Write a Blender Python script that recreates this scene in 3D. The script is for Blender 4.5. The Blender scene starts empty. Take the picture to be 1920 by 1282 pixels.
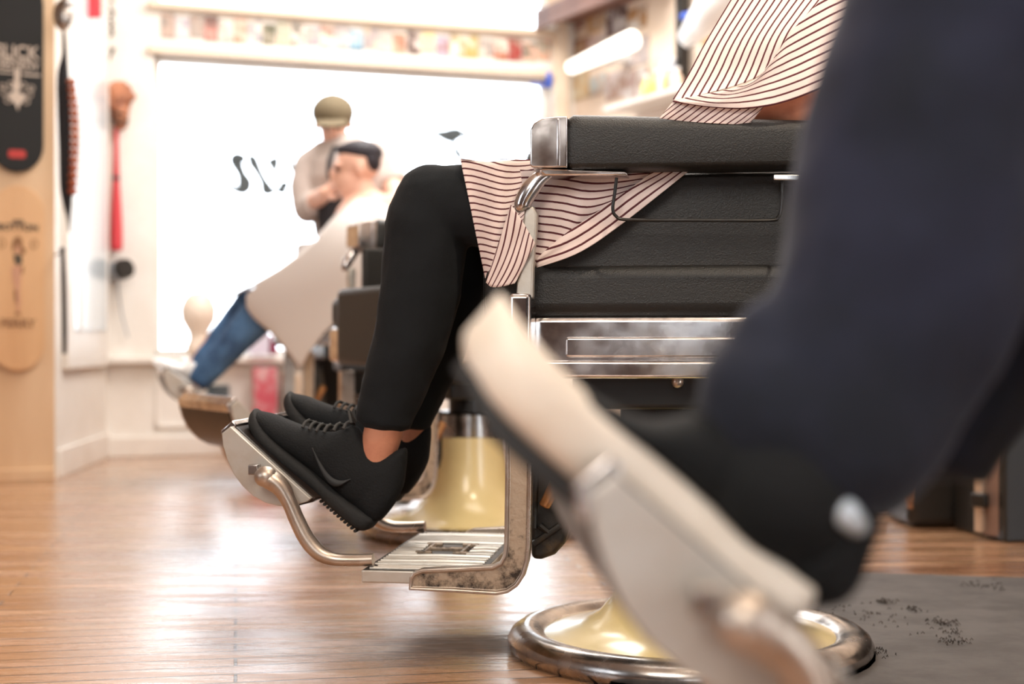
import bpy, bmesh, math, random
from mathutils import Vector, Matrix, noise
random.seed(7)
sc = bpy.context.scene
col = sc.collection
PI = math.pi
R = math.radians

# ------------------------------------------------------------------ camera, world, lights, exposure
F = 1920 * 50 / 36.0
CAM_H = 0.568
cd = bpy.data.cameras.new('camera')
cam = bpy.data.objects.new('camera', cd); col.objects.link(cam)
cam.location = (0, 0, CAM_H); cam.rotation_euler = (R(90), 0, 0)
cd.lens = 50; cd.sensor_width = 36; cd.clip_start = 0.05
cd.dof.use_dof = True; cd.dof.focus_distance = 2.38; cd.dof.aperture_fstop = 2.4
sc.camera = cam

w = bpy.data.worlds.new('sky'); sc.world = w; w.use_nodes = True
bg = w.node_tree.nodes['Background']
bg.inputs[0].default_value = (0.84, 0.92, 1.0, 1); bg.inputs[1].default_value = 7.0

def area(name, loc, target, size, power, color, size_y=None):
    l = bpy.data.lights.new(name, 'AREA'); l.energy = power; l.color = color
    l.size = size
    if size_y: l.shape = 'RECTANGLE'; l.size_y = size_y
    o = bpy.data.objects.new(name, l); col.objects.link(o)
    o.location = loc
    o.rotation_euler = (Vector(target) - Vector(loc)).to_track_quat('-Z', 'Y').to_euler()
    return o
WARM = (1.0, 0.93, 0.85)
area('ceiling_lamp_light', (0.2, 3.4, 3.05), (0.2, 3.4, 0), 1.6, 58, WARM, 2.6)
area('ceiling_lamp_light', (-0.2, 5.9, 3.05), (-0.2, 5.9, 0), 1.6, 105, (1.0, 0.96, 0.92), 1.6)
area('shop_lamp_light', (-1.0, -0.9, 2.5), (0.3, 2.6, 0.6), 1.3, 62, WARM)
area('spot_lamp_light', (0.62, 1.30, 2.66), (0.40, 2.5, 0.6), 0.08, 26, (1.0, 0.84, 0.66))
sc.view_settings.view_transform = 'Standard'
sc.view_settings.look = 'None'
sc.view_settings.gamma = 1
sc.view_settings.exposure = 0.0
sc.cycles.use_denoising = True
sc.cycles.max_bounces = 8
sc.cycles.sample_clamp_indirect = 6
sc.cycles.caustics_reflective = False
sc.cycles.caustics_refractive = False

# ------------------------------------------------------------------ helpers
def at(px, py, d):
    return Vector(((px - 960) * d / F, d, CAM_H - (py - 641) * d / F))

def lin(c):
    return tuple((x / 255 / 12.92) if x / 255 <= .04045 else ((x / 255 + .055) / 1.055) ** 2.4 for x in c) + (1,)

class NT:
    def __init__(s, name):
        s.m = bpy.data.materials.new(name); s.m.use_nodes = True
        s.t = s.m.node_tree; s.b = s.t.nodes['Principled BSDF']
    def n(s, typ, **kw):
        x = s.t.nodes.new(typ)
        for k, v in kw.items():
            if k.startswith('i_'):
                x.inputs[k[2:].replace('_', ' ')].default_value = v
            else: setattr(x, k, v)
        return x
    def l(s, a, b): s.t.links.new(a, b)

def mat(name, c, rough=.5, metal=0.0, bump=0.0, bscale=60, c2=None, cscale=8, rvar=0.0, coat=0.0, sheen=0.0, spec=.5, emit=0, stretch=(1, 1, 1), lo=.42, hi=.62):
    k = NT(name); b = k.b
    b.inputs['Base Color'].default_value = lin(c); b.inputs['Roughness'].default_value = rough
    b.inputs['Metallic'].default_value = metal; b.inputs['Coat Weight'].default_value = coat
    b.inputs['Coat Roughness'].default_value = .15
    b.inputs['Sheen Weight'].default_value = sheen; b.inputs['Specular IOR Level'].default_value = spec
    if emit:
        b.inputs['Emission Color'].default_value = lin(c); b.inputs['Emission Strength'].default_value = emit
    tc = k.n('ShaderNodeTexCoord'); mp = k.n('ShaderNodeMapping'); mp.inputs['Scale'].default_value = stretch
    k.l(tc.outputs['Object'], mp.inputs[0])
    if c2:
        nz = k.n('ShaderNodeTexNoise'); nz.inputs['Scale'].default_value = cscale; nz.inputs['Detail'].default_value = 8
        nz.inputs['Roughness'].default_value = .65
        k.l(mp.outputs[0], nz.inputs[0])
        cr = k.n('ShaderNodeValToRGB'); cr.color_ramp.elements[0].color = lin(c); cr.color_ramp.elements[1].color = lin(c2)
        cr.color_ramp.elements[0].position = lo; cr.color_ramp.elements[1].position = hi
        k.l(nz.outputs['Fac'], cr.inputs[0]); k.l(cr.outputs[0], b.inputs['Base Color'])
    if rvar:
        nz = k.n('ShaderNodeTexNoise'); nz.inputs['Scale'].default_value = 14; nz.inputs['Detail'].default_value = 6
        k.l(mp.outputs[0], nz.inputs[0])
        mr = k.n('ShaderNodeMapRange'); mr.inputs['From Min'].default_value = .35; mr.inputs['From Max'].default_value = .7
        mr.inputs['To Min'].default_value = rough; mr.inputs['To Max'].default_value = rough + rvar
        k.l(nz.outputs['Fac'], mr.inputs[0]); k.l(mr.outputs[0], b.inputs['Roughness'])
    if bump:
        nz = k.n('ShaderNodeTexNoise'); nz.inputs['Scale'].default_value = bscale; nz.inputs['Detail'].default_value = 4
        k.l(mp.outputs[0], nz.inputs[0])
        bp = k.n('ShaderNodeBump'); bp.inputs['Strength'].default_value = bump; bp.inputs['Distance'].default_value = .004
        k.l(nz.outputs['Fac'], bp.inputs['Height']); k.l(bp.outputs[0], b.inputs['Normal'])
    return k.m

M = {}
M['chrome'] = mat('chrome', (228, 224, 222), .10, 1, c2=(190, 184, 182), cscale=22, rvar=.16, bump=.05, bscale=9)
M['chrome_dark'] = mat('worn_chrome', (150, 146, 144), .16, 1, c2=(186, 178, 170), cscale=12, rvar=.2)
M['cast'] = mat('cast_aluminium', (205, 186, 166), .42, .55, bump=.25, bscale=90, c2=(182, 160, 138), cscale=9)
M['castflat'] = mat('pale_metal', (204, 200, 192), .38, .45, bump=.1, bscale=80, c2=(196, 188, 176), cscale=14)
M['dirty'] = mat('stained_metal', (176, 156, 134), .5, .35, bump=.3, bscale=120, c2=(52, 42, 34), cscale=38, lo=.47, hi=.66)
M['arm'] = mat('brushed_arm_metal', (196, 184, 172), .26, .85, rvar=.15, c2=(172, 154, 138), cscale=12)
_t = M['dirty'].node_tree; _n = [x for x in _t.nodes if x.type == 'TEX_NOISE'][0]; _c = [x for x in _t.nodes if x.type == 'VALTORGB'][0]
_tc = [x for x in _t.nodes if x.type == 'TEX_COORD'][0]; _s = _t.nodes.new('ShaderNodeSeparateXYZ'); _m = _t.nodes.new('ShaderNodeMapRange'); _a = _t.nodes.new('ShaderNodeMath')
_m.inputs['From Min'].default_value = .17; _m.inputs['From Max'].default_value = .26; _m.inputs['To Min'].default_value = .06; _m.inputs['To Max'].default_value = -.10
_t.links.new(_tc.outputs['Object'], _s.inputs[0]); _t.links.new(_s.outputs[2], _m.inputs[0]); _t.links.new(_n.outputs['Fac'], _a.inputs[0]); _t.links.new(_m.outputs[0], _a.inputs[1]); _t.links.new(_a.outputs[0], _c.inputs[0])
M['leather'] = mat('black_leather', (36, 35, 33), .40, 0, bump=.35, bscale=420, spec=.45)
M['rubber'] = mat('black_rubber', (38, 37, 36), .6, 0)
M['darkpad'] = mat('dark_brown_pad', (34, 28, 25), .35, 0, c2=(52, 40, 34), cscale=7, spec=.35)
M['cream'] = mat('cream_enamel', (236, 216, 160), .22, 0, coat=.4, c2=(228, 206, 148), cscale=4)
M['black_metal'] = mat('black_metal', (40, 38, 36), .35, .4)
M['greasy'] = mat('greasy_black_iron', (40, 36, 30), .45, .4, bump=.5, bscale=40, c2=(84, 66, 44), cscale=18, lo=.5, hi=.75)
M['brass'] = mat('worn_brass', (190, 138, 88), .35, .7, c2=(150, 100, 60), cscale=10)
M['trouser_black'] = mat('black_cotton', (32, 34, 36), .95, 0, bump=.2, bscale=500, spec=.1, sheen=.05)
M['shoe_black'] = mat('black_mesh_fabric', (30, 31, 32), .85, 0, bump=.5, bscale=300, spec=.2)
M['sole_black'] = mat('black_foam_sole', (42, 42, 42), .75, 0, bump=.3, bscale=200, spec=.25)
M['lace'] = mat('black_lace', (58, 57, 55), .8, 0)
M['logo'] = mat('grey_shoe_mark', (40, 41, 42), .7, 0)
M['skin'] = mat('skin', (206, 142, 112), .5, 0, c2=(192, 126, 98), cscale=20, spec=.4)
M['skin_pale'] = mat('pale_skin', (238, 190, 168), .5, 0)
M['navy'] = mat('navy_cotton', (42, 45, 60), .9, 0, bump=.4, bscale=14, c2=(33, 36, 44), cscale=5, sheen=.1, spec=.15)
M['sole_cream'] = mat('cream_rubber_sole', (235, 222, 205), .45, 0, c2=(222, 206, 186), cscale=10)
M['reflector'] = mat('silver_patch', (215, 225, 232), .3, .2)
M['jeans'] = mat('blue_denim', (92, 136, 186), .9, 0, c2=(58, 88, 126), cscale=9, bump=.3)
M['jeans_dark'] = mat('dark_denim', (52, 66, 88), .9, 0)
M['white_cloth'] = mat('pale_barber_cloth', (236, 230, 226), .9, 0, bump=.3, bscale=10)
M['white_cloth'].node_tree.nodes['Principled BSDF'].inputs['Transmission Weight'].default_value = 0
_t = M['white_cloth'].node_tree; _tl = _t.nodes.new('ShaderNodeBsdfTranslucent'); _tl.inputs[0].default_value = (.9, .88, .86, 1); _mx = _t.nodes.new('ShaderNodeMixShader'); _mx.inputs[0].default_value = .3
_t.links.new(_t.nodes['Principled BSDF'].outputs[0], _mx.inputs[1]); _t.links.new(_tl.outputs[0], _mx.inputs[2]); _t.links.new(_mx.outputs[0], _t.nodes['Material Output'].inputs[0])
M['grey_shirt'] = mat('grey_cotton_shirt', (196, 184, 178), .9, 0, bump=.3, bscale=12)
M['black_cloth'] = mat('black_cloth', (42, 42, 46), .9, 0)
M['olive'] = mat('olive_cap_cloth', (112, 100, 78), .9, 0)
M['hair'] = mat('dark_hair', (38, 34, 44), .6, 0, bump=.6, bscale=120)
M['white_paint'] = mat('white_paint', (236, 232, 226), .45, 0, c2=(228, 222, 214), cscale=3)
M['beige_paint'] = mat('beige_paint', (230, 212, 190), .5, 0)
M['wall_warm'] = mat('warm_white_wall', (232, 214, 196), .6, 0)
M['wall_dark'] = mat('grey_brown_wall', (130, 116, 110), .6, 0)
M['ceil'] = mat('ceiling_paint', (240, 228, 214), .7, 0)
M['ply'] = mat('pale_birch_panel', (226, 196, 160), .5, 0, c2=(218, 184, 146), cscale=5, stretch=(1, 1, .15))
M['deck_black'] = mat('black_skate_deck', (24, 24, 24), .5, 0, spec=.3)
M['deck_wood'] = mat('maple_skate_deck', (226, 184, 138), .4, 0, c2=(216, 170, 124), cscale=6, stretch=(1, 1, .1))
M['print_white'] = mat('off_white_print', (206, 192, 178), .6, 0)
M['print_brown'] = mat('brown_print', (150, 110, 74), .6, 0)
M['print_dark'] = mat('dark_print', (84, 74, 60), .6, 0)
M['print_pink'] = mat('pinkish_print', (206, 158, 130), .6, 0)
M['print_red'] = mat('red_print', (196, 62, 58), .6, 0)
M['red'] = mat('red_paint', (206, 52, 62), .35, 0, coat=.3)
M['glove'] = mat('tan_leather', (198, 132, 96), .5, 0, c2=(130, 78, 56), cscale=14, bump=.4)
M['orange_roll'] = mat('orange_leather', (178, 104, 70), .6, 0, c2=(150, 70, 50), cscale=12)
M['dark_case'] = mat('black_case', (36, 35, 33), .4, 0, bump=.2, bscale=200)
M['alu_case'] = mat('brown_aluminium', (150, 126, 116), .4, .35)
M['cab'] = mat('dark_cabinet', (40, 36, 33), .45, 0)
M['shelf'] = mat('brown_shelf_wood', (120, 84, 70), .5, 0, c2=(96, 64, 54), cscale=6)
M['blue'] = mat('blue_plastic', (40, 84, 190), .4, 0)
M['letter'] = mat('window_paint', (70, 78, 82), .6, 0)
M['grey_plastic'] = mat('grey_plastic', (150, 156, 164), .4, 0)
M['white_plastic'] = mat('white_plastic', (240, 240, 240), .35, 0)
M['amber'] = mat('amber_glass', (214, 156, 70), .2, 0)
M['lampshade'] = mat('lit_tube', (255, 250, 240), .4, 0, emit=2.0)
M['hairclip'] = mat('hair_clippings', (58, 48, 42), .9, 0)
M['pale_vase'] = mat('pale_glaze', (238, 222, 206), .4, 0, c2=(232, 168, 98), cscale=5, lo=.58, hi=.66)

def sky_glass():
    k = NT('clear_glass')
    t = k.t; t.nodes.remove(k.b)
    out = t.nodes['Material Output']
    tr = k.n('ShaderNodeBsdfTransparent'); gl = k.n('ShaderNodeBsdfGlossy'); gl.inputs['Roughness'].default_value = .02
    fr = k.n('ShaderNodeFresnel'); fr.inputs[0].default_value = 1.45
    mx = k.n('ShaderNodeMixShader')
    k.l(fr.outputs[0], mx.inputs[0]); k.l(tr.outputs[0], mx.inputs[1]); k.l(gl.outputs[0], mx.inputs[2])
    k.l(mx.outputs[0], out.inputs[0])
    return k.m
M['glass'] = sky_glass()
M['blue_glass'] = mat('frosted_pale_blue_pane', (222, 234, 242), .15, 0, coat=.5)

def stripes():
    k = NT('striped_barber_cloth'); b = k.b
    b.inputs['Roughness'].default_value = .9; b.inputs['Specular IOR Level'].default_value = .15
    uv = k.n('ShaderNodeUVMap'); uv.uv_map = 'UVMap'
    sp = k.n('ShaderNodeSeparateXYZ'); k.l(uv.outputs[0], sp.inputs[0])
    nz = k.n('ShaderNodeTexNoise'); nz.inputs['Scale'].default_value = 45; nz.inputs['Detail'].default_value = 3
    k.l(uv.outputs[0], nz.inputs[0])
    ma = k.n('ShaderNodeMath', operation='MULTIPLY_ADD'); ma.inputs[1].default_value = .0012; k.l(nz.outputs['Fac'], ma.inputs[0]); k.l(sp.outputs[1], ma.inputs[2])
    md = k.n('ShaderNodeMath', operation='DIVIDE'); md.inputs[1].default_value = .0118; k.l(ma.outputs[0], md.inputs[0])
    fr = k.n('ShaderNodeMath', operation='FRACT'); k.l(md.outputs[0], fr.inputs[0])
    cr = k.n('ShaderNodeValToRGB'); e = cr.color_ramp.elements
    e[0].position = 0; e[0].color = lin((92, 48, 52)); e[1].position = .28; e[1].color = lin((240, 220, 212))
    x = cr.color_ramp.elements.new(.22); x.color = lin((96, 50, 54))
    x = cr.color_ramp.elements.new(.97); x.color = lin((240, 222, 214))
    k.l(fr.outputs[0], cr.inputs[0]); k.l(cr.outputs[0], b.inputs['Base Color'])
    n2 = k.n('ShaderNodeTexNoise'); n2.inputs['Scale'].default_value = 700; k.l(uv.outputs[0], n2.inputs[0])
    bp = k.n('ShaderNodeBump'); bp.inputs['Strength'].default_value = .3; bp.inputs['Distance'].default_value = .002
    k.l(n2.outputs['Fac'], bp.inputs['Height']); k.l(bp.outputs[0], b.inputs['Normal'])
    return k.m
M['stripe'] = stripes()

def floor_mat():
    k = NT('worn_wood_floor'); b = k.b
    tc = k.n('ShaderNodeTexCoord'); mp = k.n('ShaderNodeMapping'); mp.inputs['Rotation'].default_value = (0, 0, R(-11))
    k.l(tc.outputs['Object'], mp.inputs[0])
    br = k.n('ShaderNodeTexBrick'); br.inputs['Scale'].default_value = 1.0
    br.inputs['Brick Width'].default_value = 1.35; br.inputs['Row Height'].default_value = .062
    br.inputs['Mortar Size'].default_value = .0034; br.inputs['Mortar Smooth'].default_value = .3
    br.inputs['Color1'].default_value = lin((204, 158, 118)); br.inputs['Color2'].default_value = lin((170, 122, 88))
    br.inputs['Mortar'].default_value = lin((56, 34, 22)); br.offset = .37
    k.l(mp.outputs[0], br.inputs[0])
    m2 = k.n('ShaderNodeMapping'); m2.inputs['Rotation'].default_value = (0, 0, R(-11)); m2.inputs['Scale'].default_value = (1.0, 34, 1)
    k.l(tc.outputs['Object'], m2.inputs[0])
    g = k.n('ShaderNodeTexNoise'); g.inputs['Scale'].default_value = 3; g.inputs['Detail'].default_value = 9; g.inputs['Roughness'].default_value = .7
    k.l(m2.outputs[0], g.inputs[0])
    gr = k.n('ShaderNodeValToRGB'); gr.color_ramp.elements[0].position = .3; gr.color_ramp.elements[0].color = (.30, .24, .20, 1)
    gr.color_ramp.elements[1].position = .6; gr.color_ramp.elements[1].color = (1, 1, 1, 1)
    k.l(g.outputs['Fac'], gr.inputs[0])
    mx = k.n('ShaderNodeMix', data_type='RGBA', blend_type='MULTIPLY'); mx.inputs[0].default_value = .75
    k.l(br.outputs['Color'], mx.inputs[6]); k.l(gr.outputs[0], mx.inputs[7])
    # dirt smudges around the chair foot
    def blob(cx, cy, sx, sy, seed, thr):
        mm = k.n('ShaderNodeMapping'); mm.vector_type = 'TEXTURE'; mm.inputs['Location'].default_value = (cx, cy, 0); mm.inputs['Scale'].default_value = (sx, sy, 1); mm.inputs['Rotation'].default_value = (0, 0, R(8))
        k.l(tc.outputs['Object'], mm.inputs[0])
        gd = k.n('ShaderNodeTexGradient', gradient_type='SPHERICAL'); k.l(mm.outputs[0], gd.inputs[0])
        m3 = k.n('ShaderNodeMapping'); m3.inputs['Rotation'].default_value = (0, 0, R(-11)); m3.inputs['Scale'].default_value = (5, 48, 1); m3.inputs['Location'].default_value = (seed, 0, 0)
        k.l(tc.outputs['Object'], m3.inputs[0])
        nn = k.n('ShaderNodeTexNoise'); nn.inputs['Scale'].default_value = 2.4; nn.inputs['Detail'].default_value = 10; nn.inputs['Roughness'].default_value = .75
        k.l(m3.outputs[0], nn.inputs[0])
        ad = k.n('ShaderNodeMath', operation='MULTIPLY_ADD'); ad.inputs[1].default_value = 2.6; k.l(nn.outputs['Fac'], ad.inputs[0]); k.l(gd.outputs['Fac'], ad.inputs[2])
        mr = k.n('ShaderNodeMapRange'); mr.inputs['From Min'].default_value = thr; mr.inputs['From Max'].default_value = thr + .35
        k.l(ad.outputs[0], mr.inputs[0]); return mr.outputs[0]
    s1 = blob(-.06, 2.66, .50, .26, 3.1, 1.72)
    md = k.n('ShaderNodeMix', data_type='RGBA'); md.inputs[7].default_value = lin((66, 50, 38))
    f1 = k.n('ShaderNodeMath', operation='MULTIPLY'); f1.inputs[1].default_value = .8; k.l(s1, f1.inputs[0])
    k.l(f1.outputs[0], md.inputs[0]); k.l(mx.outputs[2], md.inputs[6])
    k.l(md.outputs[2], b.inputs['Base Color'])
    # varnish wear: shiny and dull patches stretched along the boards
    m4 = k.n('ShaderNodeMapping'); m4.inputs['Rotation'].default_value = (0, 0, R(-11)); m4.inputs['Scale'].default_value = (.9, 7, 1)
    k.l(tc.outputs['Object'], m4.inputs[0])
    wz = k.n('ShaderNodeTexNoise'); wz.inputs['Scale'].default_value = 1.6; wz.inputs['Detail'].default_value = 11; wz.inputs['Roughness'].default_value = .72
    k.l(m4.outputs[0], wz.inputs[0])
    wr = k.n('ShaderNodeMapRange'); wr.inputs['From Min'].default_value = .46; wr.inputs['From Max'].default_value = .60
    wr.inputs['To Min'].default_value = .20; wr.inputs['To Max'].default_value = .46
    k.l(wz.outputs['Fac'], wr.inputs[0])
    rr = k.n('ShaderNodeMath', operation='MULTIPLY_ADD'); rr.inputs[1].default_value = .45; k.l(f1.outputs[0], rr.inputs[0]); k.l(wr.outputs[0], rr.inputs[2])
    k.l(rr.outputs[0], b.inputs['Roughness'])
    b.inputs['Specular IOR Level'].default_value = .62
    b.inputs['Coat Weight'].default_value = 1.0; cr_ = k.n('ShaderNodeMath', operation='MULTIPLY'); cr_.inputs[1].default_value = .75; k.l(rr.outputs[0], cr_.inputs[0]); k.l(cr_.outputs[0], b.inputs['Coat Roughness'])
    bp = k.n('ShaderNodeBump'); bp.inputs['Strength'].default_value = .30; bp.inputs['Distance'].default_value = .002
    sm = k.n('ShaderNodeMath', operation='SUBTRACT'); k.l(g.outputs['Fac'], sm.inputs[0]); k.l(br.outputs['Fac'], sm.inputs[1])
    k.l(sm.outputs[0], bp.inputs['Height']); k.l(bp.outputs[0], b.inputs['Normal'])
    k.l(bp.outputs[0], b.inputs['Coat Normal'])
    return k.m
M['floor'] = floor_mat()
M['mat'] = mat('dark_grey_rubber_mat', (80, 77, 76), .6, 0, c2=(60, 57, 56), cscale=7, bump=.3, bscale=30)

def meshed(o):
    """the letters as a plain mesh object in the place of the text curve"""
    me = bpy.data.meshes.new_from_object(o.evaluated_get(bpy.context.evaluated_depsgraph_get()))
    n = bpy.data.objects.new(o.name.split('.')[0], me); par, ml = o.parent, o.matrix_local.copy()
    nm = o.name; bpy.data.objects.remove(o); col.objects.link(n); n.parent = par; n.matrix_local = ml; n.name = nm
    return n

# mesh tools ---------------------------------------------------------------
def finish(name, bm, m, parent=None, smooth=45, bevel=0, sub=0, world=False, mats=None, solid=0, remesh=0, smoothmod=0, disp=None):
    me = bpy.data.meshes.new(name)
    if world and parent is not None:
        bmesh.ops.transform(bm, matrix=parent.matrix_basis.inverted(), verts=bm.verts)
    bmesh.ops.recalc_face_normals(bm, faces=bm.faces)
    for f in bm.faces: f.smooth = True
    bm.to_mesh(me); bm.free()
    if smooth < 180: me.set_sharp_from_angle(angle=R(smooth))
    for x in (mats or [m]): me.materials.append(x)
    o = bpy.data.objects.new(name, me); col.objects.link(o)
    if parent: o.parent = parent
    if remesh:
        md = o.modifiers.new('remesh', 'REMESH'); md.mode = 'VOXEL'; md.voxel_size = remesh; md.use_smooth_shade = True
    if smoothmod:
        md = o.modifiers.new('smooth', 'SMOOTH'); md.factor = .5; md.iterations = smoothmod
    if disp:
        tx = bpy.data.textures.new(name + '_folds', 'CLOUDS'); tx.noise_scale = disp[1]
        md = o.modifiers.new('folds', 'DISPLACE'); md.texture = tx; md.strength = disp[0]; md.mid_level = .5; md.texture_coords = 'LOCAL'
    if solid:
        md = o.modifiers.new('solid', 'SOLIDIFY'); md.thickness = solid; md.offset = 0
    if bevel:
        md = o.modifiers.new('bevel', 'BEVEL'); md.width = bevel; md.segments = 3; md.limit_method = 'ANGLE'; md.angle_limit = R(40)
        md.harden_normals = False
    if sub:
        md = o.modifiers.new('sub', 'SUBSURF'); md.levels = sub; md.render_levels = sub
    return o

def tag(o, label, cat=None, group=None, kind=None):
    if label: o['label'] = label
    if cat: o['category'] = cat
    if group: o['group'] = group
    if kind: o['kind'] = kind
    return o

def empty(name, loc, rz=0, label=None, cat=None, group=None):
    o = bpy.data.objects.new(name, None); col.objects.link(o)
    o.empty_display_size = .1
    o.location = loc; o.rotation_euler = (0, 0, rz)
    o.matrix_basis = Matrix.Translation(Vector(loc)) @ Matrix.Rotation(rz, 4, 'Z')
    return tag(o, label, cat, group)

def box(bm, x0, x1, y0, y1, z0, z1, mt=None):
    vs = [bm.verts.new(p) for p in ((x0, y0, z0), (x1, y0, z0), (x1, y1, z0), (x0, y1, z0), (x0, y0, z1), (x1, y0, z1), (x1, y1, z1), (x0, y1, z1))]
    if mt is not None:
        for v in vs: v.co = mt @ v.co
    fs = [bm.faces.new([vs[i] for i in q]) for q in ((0, 3, 2, 1), (4, 5, 6, 7), (0, 1, 5, 4), (1, 2, 6, 5), (2, 3, 7, 6), (3, 0, 4, 7))]
    return vs, fs

def rings(bm, rs, cap=True, closed=False):
    R_ = [[bm.verts.new(p) for p in r] for r in rs]
    n = len(R_[0])
    for a, b in zip(R_, R_[1:] + ([R_[0]] if closed else [])):
        for i in range(n):
            bm.faces.new((a[i], a[(i + 1) % n], b[(i + 1) % n], b[i]))
    if cap and not closed:
        bm.faces.new(R_[0][::-1]); bm.faces.new(R_[-1])
    return R_

def frame(t):
    t = t.normalized(); up = Vector((0, 1, 0)) if abs(t.y) < .9 else Vector((0, 0, 1))
    a = t.cross(up).normalized(); b = t.cross(a).normalized(); return a, b

def tube(bm, pts, rad, n=14, cap=True, sq=1.0):
    """sq: ratio of the radius along world/local y"""
    pts = [Vector(p) for p in pts]
    if not isinstance(rad, (list, tuple)): rad = [rad] * len(pts)
    rs = []
    for i, p in enumerate(pts):
        t = pts[min(i + 1, len(pts) - 1)] - pts[max(i - 1, 0)]
        a, b = frame(t)
        rs.append([p + (a * math.cos(2 * PI * k / n) + b * math.sin(2 * PI * k / n) * sq) * rad[i] for k in range(n)])
    rings(bm, rs, cap)

def spline(pts, k=6):
    """Catmull-Rom through tuples of any length"""
    out = []; P = [tuple(p) for p in pts]
    P = [P[0]] + P + [P[-1]]
    for i in range(1, len(P) - 2):
        for j in range(k):
            t = j / k
            out.append(tuple(.5 * (2 * b + (c - a) * t + (2 * a - 5 * b + 4 * c - d) * t * t + (-a + 3 * b - 3 * c + d) * t ** 3) for a, b, c, d in zip(P[i - 1], P[i], P[i + 1], P[i + 2])))
    out.append(P[-2]); return out

def lathe(bm, prof, n=48, c=(0, 0, 0)):
    rs = [[Vector((c[0] + r * math.cos(2 * PI * k / n), c[1] + r * math.sin(2 * PI * k / n), c[2] + z)) for k in range(n)] for r, z in prof]
    rings(bm, rs, cap=True)

def prism(bm, outline, y0, y1):
    """outline: (x, z) polygon in the xz plane, extruded along y"""
    a = [bm.verts.new((x, y0, z)) for x, z in outline]; b = [bm.verts.new((x, y1, z)) for x, z in outline]
    n = len(a)
    f0 = bm.faces.new(a); bm.faces.new(b[::-1])
    for i in range(n): bm.faces.new((a[i], b[i], b[(i + 1) % n], a[(i + 1) % n]))
    return f0

def ball(bm, c, r, sc3=(1, 1, 1), seg=16, rot=None):
    res = bmesh.ops.create_uvsphere(bm, u_segments=seg, v_segments=max(6, seg // 2), radius=r)
    m = Matrix.Translation(Vector(c)) @ (rot.to_4x4() if rot else Matrix.Identity(4)) @ Matrix.Diagonal((*sc3, 1))
    bmesh.ops.transform(bm, matrix=m, verts=res['verts'])

def capsule(bm, p1, r1, p2, r2, ends=True, n=18):
    p1, p2 = Vector(p1), Vector(p2)
    if (p2 - p1).length > 1e-5:
        tube(bm, [p1, p2], [r1, r2], n)
    if ends: ball(bm, p1, r1); ball(bm, p2, r2)

def chain(bm, pr, flat_end=False):
    """pr: list of (point, radius)"""
    for i in range(len(pr) - 1):
        (a, ra), (b, rb) = pr[i], pr[i + 1]
        capsule(bm, a, ra, b, rb, ends=False)
    for i, (a, ra) in enumerate(pr):
        if flat_end and i == len(pr) - 1: continue
        ball(bm, a, ra)

def rrect(x0, x1, z0, z1, r, n=5):
    out = []
    for cx, cz, a0 in ((x1 - r, z1 - r, 0), (x0 + r, z1 - r, 90), (x0 + r, z0 + r, 180), (x1 - r, z0 + r, 270)):
        for i in range(n + 1):
            a = R(a0 + 90 * i / n); out.append((cx + r * math.cos(a), cz + r * math.sin(a)))
    return out

def cushion(bm, x0, x1, y0, y1, z0, z1, r=.03):
    mt = None
    vs, fs = box(bm, x0, x1, y0, y1, z0, z1)

# ------------------------------------------------------------------ room geometry
P0 = Vector((-1.765, 7.08, 0)); WD = Vector((.9496, .3136, 0)).normalized(); WN = Vector((.3136, -.9496, 0)).normalized()
WM = Matrix(((WD.x, -WN.x, 0, P0.x), (WD.y, -WN.y, 0, P0.y), (0, 0, 1, 0), (0, 0, 0, 1)))   # local x along the wall, y outward to the street
def wpt(px, py, off=0.0):
    """point on the window wall plane (moved by off into the room), wall coordinates (s, z)"""
    d = Vector(((px - 960) / F, 1, -(py - 641) / F)); o = Vector((0, 0, CAM_H)); q = P0 + WN * off
    t = (q - o).dot(WN) / d.dot(WN); p = o + d * t
    return (p - P0).dot(WD), p.z

def struct(name, bm, m, bevel=0, parent=None, **kw):
    o = finish(name, bm, m, parent, bevel=bevel, **kw)
    if parent is None: o['kind'] = 'structure'
    return o

bm = bmesh.new(); box(bm, -4.2, 4.6, -3.2, 9.2, -.1, 0); struct('floor', bm, M['floor'])
bm = bmesh.new(); box(bm, -4.2, 4.6, -3.2, 7.05, 3.3, 3.4)
struct('ceiling', bm, M['ceil'])
bm = bmesh.new(); box(bm, -4.2, 4.6, 7.06, 9.4, 3.3, 3.4); struct('ceiling', bm, M['ceil'])

sR, _ = wpt(1036, 300); sP, _ = wpt(1072, 300); sL0, _ = wpt(200, 300); sL, _ = wpt(289, 300)
_, zsill = wpt(295, 668); _, zt = wpt(295, 97)
_, zs0 = wpt(295, 78); _, zs1 = wpt(295, 22)
sEnd = sP + .9
# window wall: wainscot, piers, lintels around the openings
bm = bmesh.new()
box(bm, sL0 - 1.5, sEnd, .0, .22, 0, zsill - .03, WM)
box(bm, sL0 - 1.5, sL, .0, .22, zsill - .03, 3.3, WM)
box(bm, sR, sEnd, .0, .22, zsill - .03, 3.3, WM)
box(bm, sL, sR, .0, .22, zt, zs1 + .03, WM)
box(bm, sL, sR, .0, .22, 2.95, 3.3, WM)
struct('wall_front', bm, M['white_paint'])
bm = bmesh.new(); box(bm, sL0 - .02, sP, -.07, .05, zsill - .035, zsill, WM); struct('trim_sill', bm, M['white_paint'], bevel=.008)
bm = bmesh.new(); box(bm, sL - .03, sR + .02, -.035, .0, zt - .012, zt + .028, WM); box(bm, sL - .03, sR + .02, -.05, .0, zs1 + .012, zs1 + .045, WM)
struct('trim_lintel', bm, M['beige_paint'], bevel=.006)
bm = bmesh.new(); box(bm, sL0 - .02, sP + .4, -.03, .0, 0, .10, WM); struct('baseboard_front', bm, M['white_paint'], bevel=.006)
bm = bmesh.new()
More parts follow.
